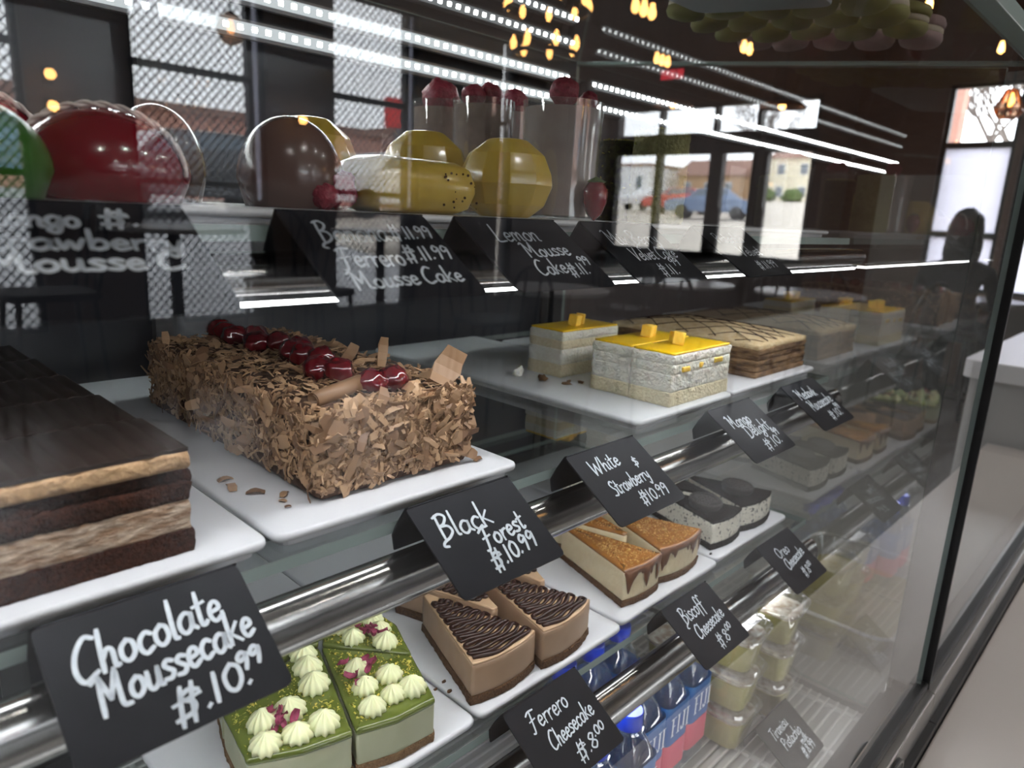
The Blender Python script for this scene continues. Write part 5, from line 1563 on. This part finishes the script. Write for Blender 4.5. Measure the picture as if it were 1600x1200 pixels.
# clear food tray in the neighbouring case
ft = thing('clear_food_tray', 'shallow clear food tray with a yellow filling, in the neighbouring case', 'tray', (1.30, 0.36, -0.674))
P = round_poly(rect(-0.16, 0.16, -0.11, 0.11), 0.04, 6); P2 = round_poly(rect(-0.175, 0.175, -0.125, 0.125), 0.05, 6)
nn = len(P)
MB().add([(p[0], p[1], 0.0002) for p in P] + [(p[0], p[1], 0.050) for p in P2], [tuple(reversed(range(nn)))] + [(j, (j + 1) % nn, nn + (j + 1) % nn, nn + j) for j in range(nn)]).build('tray_shell', 'plastic', ft, angle=40)
pts = [(p[0], p[1], 0.051) for p in P2]; pts.append(pts[0])
MB().tube(pts, 0.003, 6).build('tray_rim', 'wire', ft, True)
lump(inset(P, 0.015), 0.001, 0.022, 0.015, 0.004, 30, 0.004, 7).build('yellow_filling', 'pudding', ft, True)

# ------------------------------------------------------------------ cafe furniture and lamps
def table(label, x, y, r, h):
    t = thing('round_table', label, 'table', (x, y, FLOOR), 0, 'round cafe tables')
    MB().lathe([(r - 0.004, h - 0.025), (r, h - 0.02), (r, h - 0.004), (r - 0.004, h)], 40).build('table_top', 'table_top', t, angle=30)
    MB().lathe([(0.035, 0.02), (0.03, h - 0.025)], 14).build('pedestal', 'black_metal', t, angle=30)
    MB().lathe([(0.24, 0.0), (0.24, 0.012), (0.05, 0.03)], 24).build('foot', 'black_metal', t, angle=30)
for a in (('tall round white table at the front windows, nearest the case', 1.55, -3.75, 0.36, 1.04), ('tall round white table under the middle front window', 2.95, -3.80, 0.36, 1.04),
          ('low round white table in the middle of the cafe', 3.5, -2.7, 0.38, 0.74), ('low round white table before the entrance', 4.9, -2.55, 0.38, 0.74),
          ('low round white table near the brown wall', 5.2, -1.70, 0.38, 0.74), ('low round white table where a person sits by the side window', 6.20, -0.86, 0.32, 0.74)):
    table(*a)
def make_chair(label, sh):
    t = thing('cafe_chair', label, 'chair', (0, 0, 0), 0, 'dark cafe chairs')
    MB().prism(round_poly(rect(-0.20, 0.20, -0.20, 0.20), 0.07, 4), sh - 0.035, sh).build('seat', 'dark_cloth', t, bevel=0.006)
    for sx in (-1, 1):
        for sy in (-1, 1):
            MB().tube([(sx * 0.16, sy * 0.16, sh - 0.03), (sx * 0.205, sy * 0.205, 0.0)], [0.014, 0.011], 8).build('leg', 'black_metal', t, True)
    pts = catmull([(-0.19, 0.17, sh), (-0.20, 0.22, sh + 0.25), (-0.10, 0.24, sh + 0.42), (0.10, 0.24, sh + 0.42), (0.20, 0.22, sh + 0.25), (0.19, 0.17, sh)], 5)
    MB().tube(pts, 0.012, 8).build('back_hoop', 'black_metal', t, True)
    for x in (-0.07, 0.07):
        MB().tube([(x, 0.19, sh), (x, 0.238, sh + 0.41)], 0.008, 6).build('back_rod', 'black_metal', t, True)
    return t
proto = {}
CH = [('dark bar stool facing the tall table nearest the case', 0.93, -3.75, 0.72, -1.57), ('dark bar stool on the far side of the tall table nearest the case', 2.14, -3.35, 0.72, 1.2),
      ('dark bar stool at the tall table under the middle front window', 2.30, -3.95, 0.72, -1.57), ('dark bar stool beyond the tall table under the middle front window', 3.60, -3.92, 0.72, 1.5),
      ('dark chair at the table in the middle of the cafe', 2.84, -2.50, 0.46, -1.4), ('dark chair with its back to the window, at the middle table', 3.55, -3.32, 0.46, 3.0), ('dark chair nearest the case at the middle table', 3.6, -2.06, 0.46, 0.2),
      ('dark chair nearest the case at the table before the entrance', 4.62, -1.93, 0.46, 0.3), ('dark chair at the far side of the table before the entrance', 5.05, -3.20, 0.46, 2.9), ('dark chair left of the table before the entrance', 4.27, -2.72, 0.46, -1.6),
      ('dark chair nearest the case at the table by the brown wall', 5.0, -1.06, 0.46, 0.2), ('dark chair at the far side of the table by the brown wall', 5.86, -1.78, 0.46, 1.57),
      ('dark tall chair the person by the side window sits on', 5.50, -0.86, 0.58, -1.57)]
for lb, x, y, sh, rz in CH:
    if sh not in proto:
        proto[sh] = make_chair(lb, sh); o = proto[sh]; o.location = (x, y, FLOOR); o.rotation_euler = (0, 0, rz)
    else:
        dup(proto[sh], (x, y, FLOOR), rz, lb)

def bulb_mesh(s=1.0):
    return MB().lathe([(0.012 * s, 0.0), (0.014 * s, -0.015 * s), (0.022 * s, -0.045 * s), (0.020 * s, -0.065 * s), (0.008 * s, -0.078 * s)], 12)
def pendant_bulb(label, x, y, z, s=1.0):
    t = thing('pendant_bulb', label, 'lamp', (x, y, z), 0)
    MB().tube([(0, 0, 0.05), (0, 0, CEIL - z)], 0.004, 6).build('cord', 'black_metal', t)
    MB().lathe([(0.014 * s, 0.0), (0.016 * s, 0.05), (0.008 * s, 0.06)], 12).build('socket', 'black_metal', t, True)
    bulb_mesh(s).build('bulb', 'bulb', t, True)
pendant_bulb('bare warm bulb hanging above the case, farther from the camera', 4.7, 1.02, 1.00, 0.75)
pendant_bulb('bare warm bulb hanging above the case, nearer the camera', 3.9, 1.17, 1.06, 0.75)
def cluster(label, x, y, z, n, spread):
    t = thing('bulb_cluster_pendant', label, 'lamp', (x, y, z), 0, 'hanging bulb clusters')
    MB().lathe([(spread + 0.03, CEIL - z - 0.03), (spread + 0.03, CEIL - z)], 20).build('ceiling_plate', 'black_metal', t)
    for k in range(n):
        px = (k - (n - 1) / 2) * spread
        MB().tube([(px, 0, 0.0), (px, 0, CEIL - z - 0.03)], 0.004, 5).build('cord', 'black_metal', t)
        bulb_mesh(1.2).build('bulb', 'bulb', t, True, loc=(px, 0, 0.0))
cluster('hanging cluster of three warm bulbs in front of the entrance', 5.9, -3.60, 1.46, 3, 0.09)
cluster('hanging cluster of two warm bulbs before the brown wall', 5.9, -2.78, 1.47, 2, 0.10)
cluster('hanging cluster of three warm bulbs nearest the chandelier', 4.0, -2.50, 1.32, 3, 0.09)
ch = thing('chandelier', 'tiered ring chandelier with many warm bulbs', 'lamp', (3.0, -2.40, 0.80), 0)
MB().tube([(0, 0, 0.25), (0, 0, CEIL - 0.80)], 0.010, 8).build('stem', 'black_metal', ch)
for k, (r, z, n) in enumerate(((0.22, 0.22, 9), (0.17, 0.02, 7))):
    pts = [(r * math.cos(6.283 * i / 40), r * math.sin(6.283 * i / 40), z) for i in range(41)]
    rg = MB().tube(pts, 0.012, 6)
    for q in range(3):
        a = 6.283 * q / 3; rg.tube([(r * math.cos(a), r * math.sin(a), z), (0, 0, 0.40)], 0.005, 5)
    rg.build('ring', 'black_metal', ch, True)
    for i in range(n):
        a = 6.283 * i / n + k * 0.3
        MB().lathe([(0.006, 0.0), (0.017, 0.02), (0.017, 0.045), (0.004, 0.075)], 10).build('bulb', 'bulb', ch, True, loc=(r * math.cos(a), r * math.sin(a), z + 0.012))
for lb, x, y, z in (('copper ring pendant before the right half of the transom', 5.6, -2.27, 0.88), ('copper ring pendant before the left half of the transom', 5.6, -3.25, 0.95)):
    t = thing('copper_pendant', lb, 'lamp', (x, y, z), 0, 'copper ring pendants')
    MB().tube([(0, 0, 0.06), (0, 0, CEIL - z)], 0.004, 6).build('cord', 'black_metal', t)
    MB().lathe([(0.17, 0.0), (0.175, 0.012), (0.15, 0.035), (0.03, 0.06), (0.03, 0.055), (0.14, 0.028), (0.16, 0.006)], 32, cap=False).build('shade', 'copper', t, True)
    MB().ball((0, 0, 0.015), 0.028, 12, 8).build('bulb', 'bulb', t, True)
t = thing('cage_pendant', 'geometric wire cage pendant with a glowing bulb before the side window', 'lamp', (5.0, -0.655, 0.74), 0)
MB().tube([(0, 0, 0.06), (0, 0, CEIL - 0.74)], 0.004, 6).build('cord', 'black_metal', t)
cg = MB()
for k in range(6):
    a = 6.283 * k / 6; b = 6.283 * (k + 1) / 6
    P = [(0.03, 0.06), (0.075, -0.045), (0.05, -0.085)]
    for i in range(2): cg.tube([(P[i][0] * math.cos(a), P[i][0] * math.sin(a), P[i][1]), (P[i + 1][0] * math.cos(a), P[i + 1][0] * math.sin(a), P[i + 1][1])], 0.006, 5)
    for r, z in P: cg.tube([(r * math.cos(a), r * math.sin(a), z), (r * math.cos(b), r * math.sin(b), z)], 0.006, 5)
cg.build('wire_cage', 'copper', t)
MB().lathe([(0.028, 0.055), (0.072, -0.045), (0.048, -0.083)], 6, cap=False).build('tinted_glass', 'bulb_glass', t)
bulb_mesh(0.9).build('bulb', 'bulb', t, True, loc=(0, 0, 0.045))
t = thing('globe_pendant', 'dark glass globe pendant hanging before the front window', 'lamp', (1.88, -3.66, 0.88), 0)
MB().tube([(0, 0, 0.08), (0, 0, CEIL - 0.88)], 0.005, 6).build('cord', 'black_metal', t)
MB().lathe([(0.02, 0.085), (0.055, 0.055), (0.078, 0.0), (0.055, -0.055), (0.02, -0.076)], 20).build('smoked_globe', 'bulb_glass', t, True)
bulb_mesh(0.9).build('bulb', 'bulb', t, True, loc=(0, 0, 0.05))
for lb, x, z in (('warm wall lamp between the first two front windows, upper', 1.24, 0.64), ('warm wall lamp between the first two front windows, lower', 1.24, 0.47), ('warm wall lamp between the second and third front windows', 2.82, 0.58)):
    t = thing('wall_lamp', lb, 'lamp', (x, WY, z), 0, None)
    MB().box(-0.03, 0.03, 0.0, 0.02, -0.05, 0.05).build('back_plate', 'black_metal', t, bevel=0.004)
    MB().tube([(0, 0.02, 0), (0, 0.07, 0.0)], 0.008, 6).build('arm', 'black_metal', t)
    MB().ball((0, 0.09, 0.0), 0.030, 12, 8).build('bulb', 'bulb', t, True)

# a person sits at the table by the side window
def person(label, x, y, z, rotz, top):
    r = thing('person', label, 'person', (x, y, z), rotz)
    V = [(0, 0, 0.10), (0, 0.02, 0.30), (0, 0.02, 0.46), (0, 0.01, 0.54), (0, -0.02, 0.62),                      # pelvis .. neck, skull base
         (0.10, 0, 0.06), (0.13, -0.40, 0.05), (0.12, -0.38, -0.38), (0.12, -0.50, -0.44),                        # leg
         (-0.10, 0, 0.06), (-0.13, -0.40, 0.05), (-0.12, -0.38, -0.38), (-0.12, -0.50, -0.44),
         (0.18, 0.02, 0.46), (0.24, -0.06, 0.24), (0.14, -0.28, 0.22), (0.12, -0.35, 0.23),                        # arm
         (-0.18, 0.02, 0.46), (-0.24, -0.06, 0.24), (-0.14, -0.28, 0.22), (-0.12, -0.35, 0.23)]
    R = [0.15, 0.13, 0.13, 0.055, 0.05, 0.10, 0.075, 0.05, 0.04, 0.10, 0.075, 0.05, 0.04, 0.065, 0.047, 0.036, 0.028, 0.065, 0.047, 0.036, 0.028]
    E = [(0, 1), (1, 2), (2, 3), (3, 4), (0, 5), (5, 6), (6, 7), (7, 8), (0, 9), (9, 10), (10, 11), (11, 12), (2, 13), (13, 14), (14, 15), (15, 16), (2, 17), (17, 18), (18, 19), (19, 20)]
    for s, w in ((1, 16), (-1, 20)):                     # four fingers and a thumb on each hand
        b = V[w]
        for k in range(5):
            n0 = len(V)
            if k < 4:
                ox = (k - 1.5) * 0.019; l = (0.075, 0.085, 0.08, 0.062)[k] * 0.9
                V += [(b[0] + ox, b[1] - 0.045, b[2] - 0.004), (b[0] + ox * 1.05, b[1] - 0.045 - l * 0.55, b[2] - 0.010), (b[0] + ox * 1.05, b[1] - 0.045 - l, b[2] - 0.026)]
            else:
                V += [(b[0] - s * 0.030, b[1] - 0.012, b[2] - 0.006), (b[0] - s * 0.048, b[1] - 0.040, b[2] - 0.012), (b[0] - s * 0.050, b[1] - 0.062, b[2] - 0.020)]
            R += [0.010, 0.009, 0.0075]
            E += [(w, n0), (n0, n0 + 1), (n0 + 1, n0 + 2)]
    me = bpy.data.meshes.new('body'); me.from_pydata(V, E, []); me.update()
    o = put('body', me, None, r)
    md = o.modifiers.new('skin', 'SKIN'); md.use_smooth_shade = True
    if not me.skin_vertices: me.skin_vertices.new()
    for i, q in enumerate(me.skin_vertices[0].data):
        q.radius = (R[i], R[i] * 0.85); q.use_root = (i == 0)
    sb = o.modifiers.new('smooth', 'SUBSURF'); sb.levels = 1; sb.render_levels = 1
    me.materials.append(MATS[top])
    h = MB().ball((0, -0.035, 0.72), 0.105, 20, 14, 0.80, 0.95, 1.18)
    h.ball((0, -0.135, 0.705), 0.016, 8, 6, 0.8, 1.2, 1.3)                                           # nose
    for s in (-1, 1): h.ball((s * 0.084, -0.030, 0.712), 0.024, 8, 6, 0.4, 0.8, 1.2)                  # ears
    h.build('head', 'skin', r, True)
    f = MB()
    for s in (-1, 1): f.ball((s * 0.034, -0.124, 0.735), 0.010, 8, 6)
    f.build('eyes', 'hair', r, True)
    MB().ball((0, -0.124, 0.662), 0.020, 10, 6, 1.2, 0.5, 0.35).build('mouth', 'sign_red', r, True)
    hr = MB().ball((0, 0.000, 0.750), 0.118, 20, 14, 0.88, 0.98, 1.0, 0.15, 2)
    hr.ball((0, 0.060, 0.61), 0.105, 16, 12, 0.95, 0.55, 1.45, 0.15, 3)
    for s in (-1, 1): hr.ball((s * 0.080, 0.000, 0.62), 0.050, 10, 10, 0.6, 1.0, 2.6, 0.2, 4 + s)
    hr.build('hair', 'hair', r, True)
    return r
person('person with long dark hair in dark clothes sitting by the side window', 5.50, -0.86, FLOOR + 0.50, math.pi / 2 , 'dark_cloth')

for lb, x, y in (('added unseen ceiling fill lamp above the ledge, at the near end of the row', -0.6, -1.1), ('added unseen ceiling fill lamp above the ledge, second in the row', 0.6, -1.1), ('added unseen ceiling fill lamp above the ledge, third in the row', 1.8, -1.1),
                 ('added unseen ceiling fill lamp above the ledge, at the far end of the row', 3.0, -1.1), ('added unseen ceiling fill lamp over the taller white counter', 3.3, -0.35), ('added unseen ceiling fill lamp by the front windows, at the near end', -0.2, -3.7), ('added unseen ceiling fill lamp by the front windows, in the middle', 1.2, -3.7), ('added unseen ceiling fill lamp by the front windows, at the far end', 2.4, -3.7)):
    t = thing('added_ceiling_fill', lb, 'lamp', (x, y, CEIL - 0.03), 0)  # fill lamps added out of view to lift ledge, counter and window wall
    MB().lathe([(0.075, 0.0), (0.085, 0.0), (0.085, 0.03), (0.075, 0.03)], 24, cap=False).build('trim_ring', 'black_metal', t)
    MB().lathe([(0.074, 0.010), (0.074, 0.014)], 24).build('lit_face', 'ceiling_fill', t)
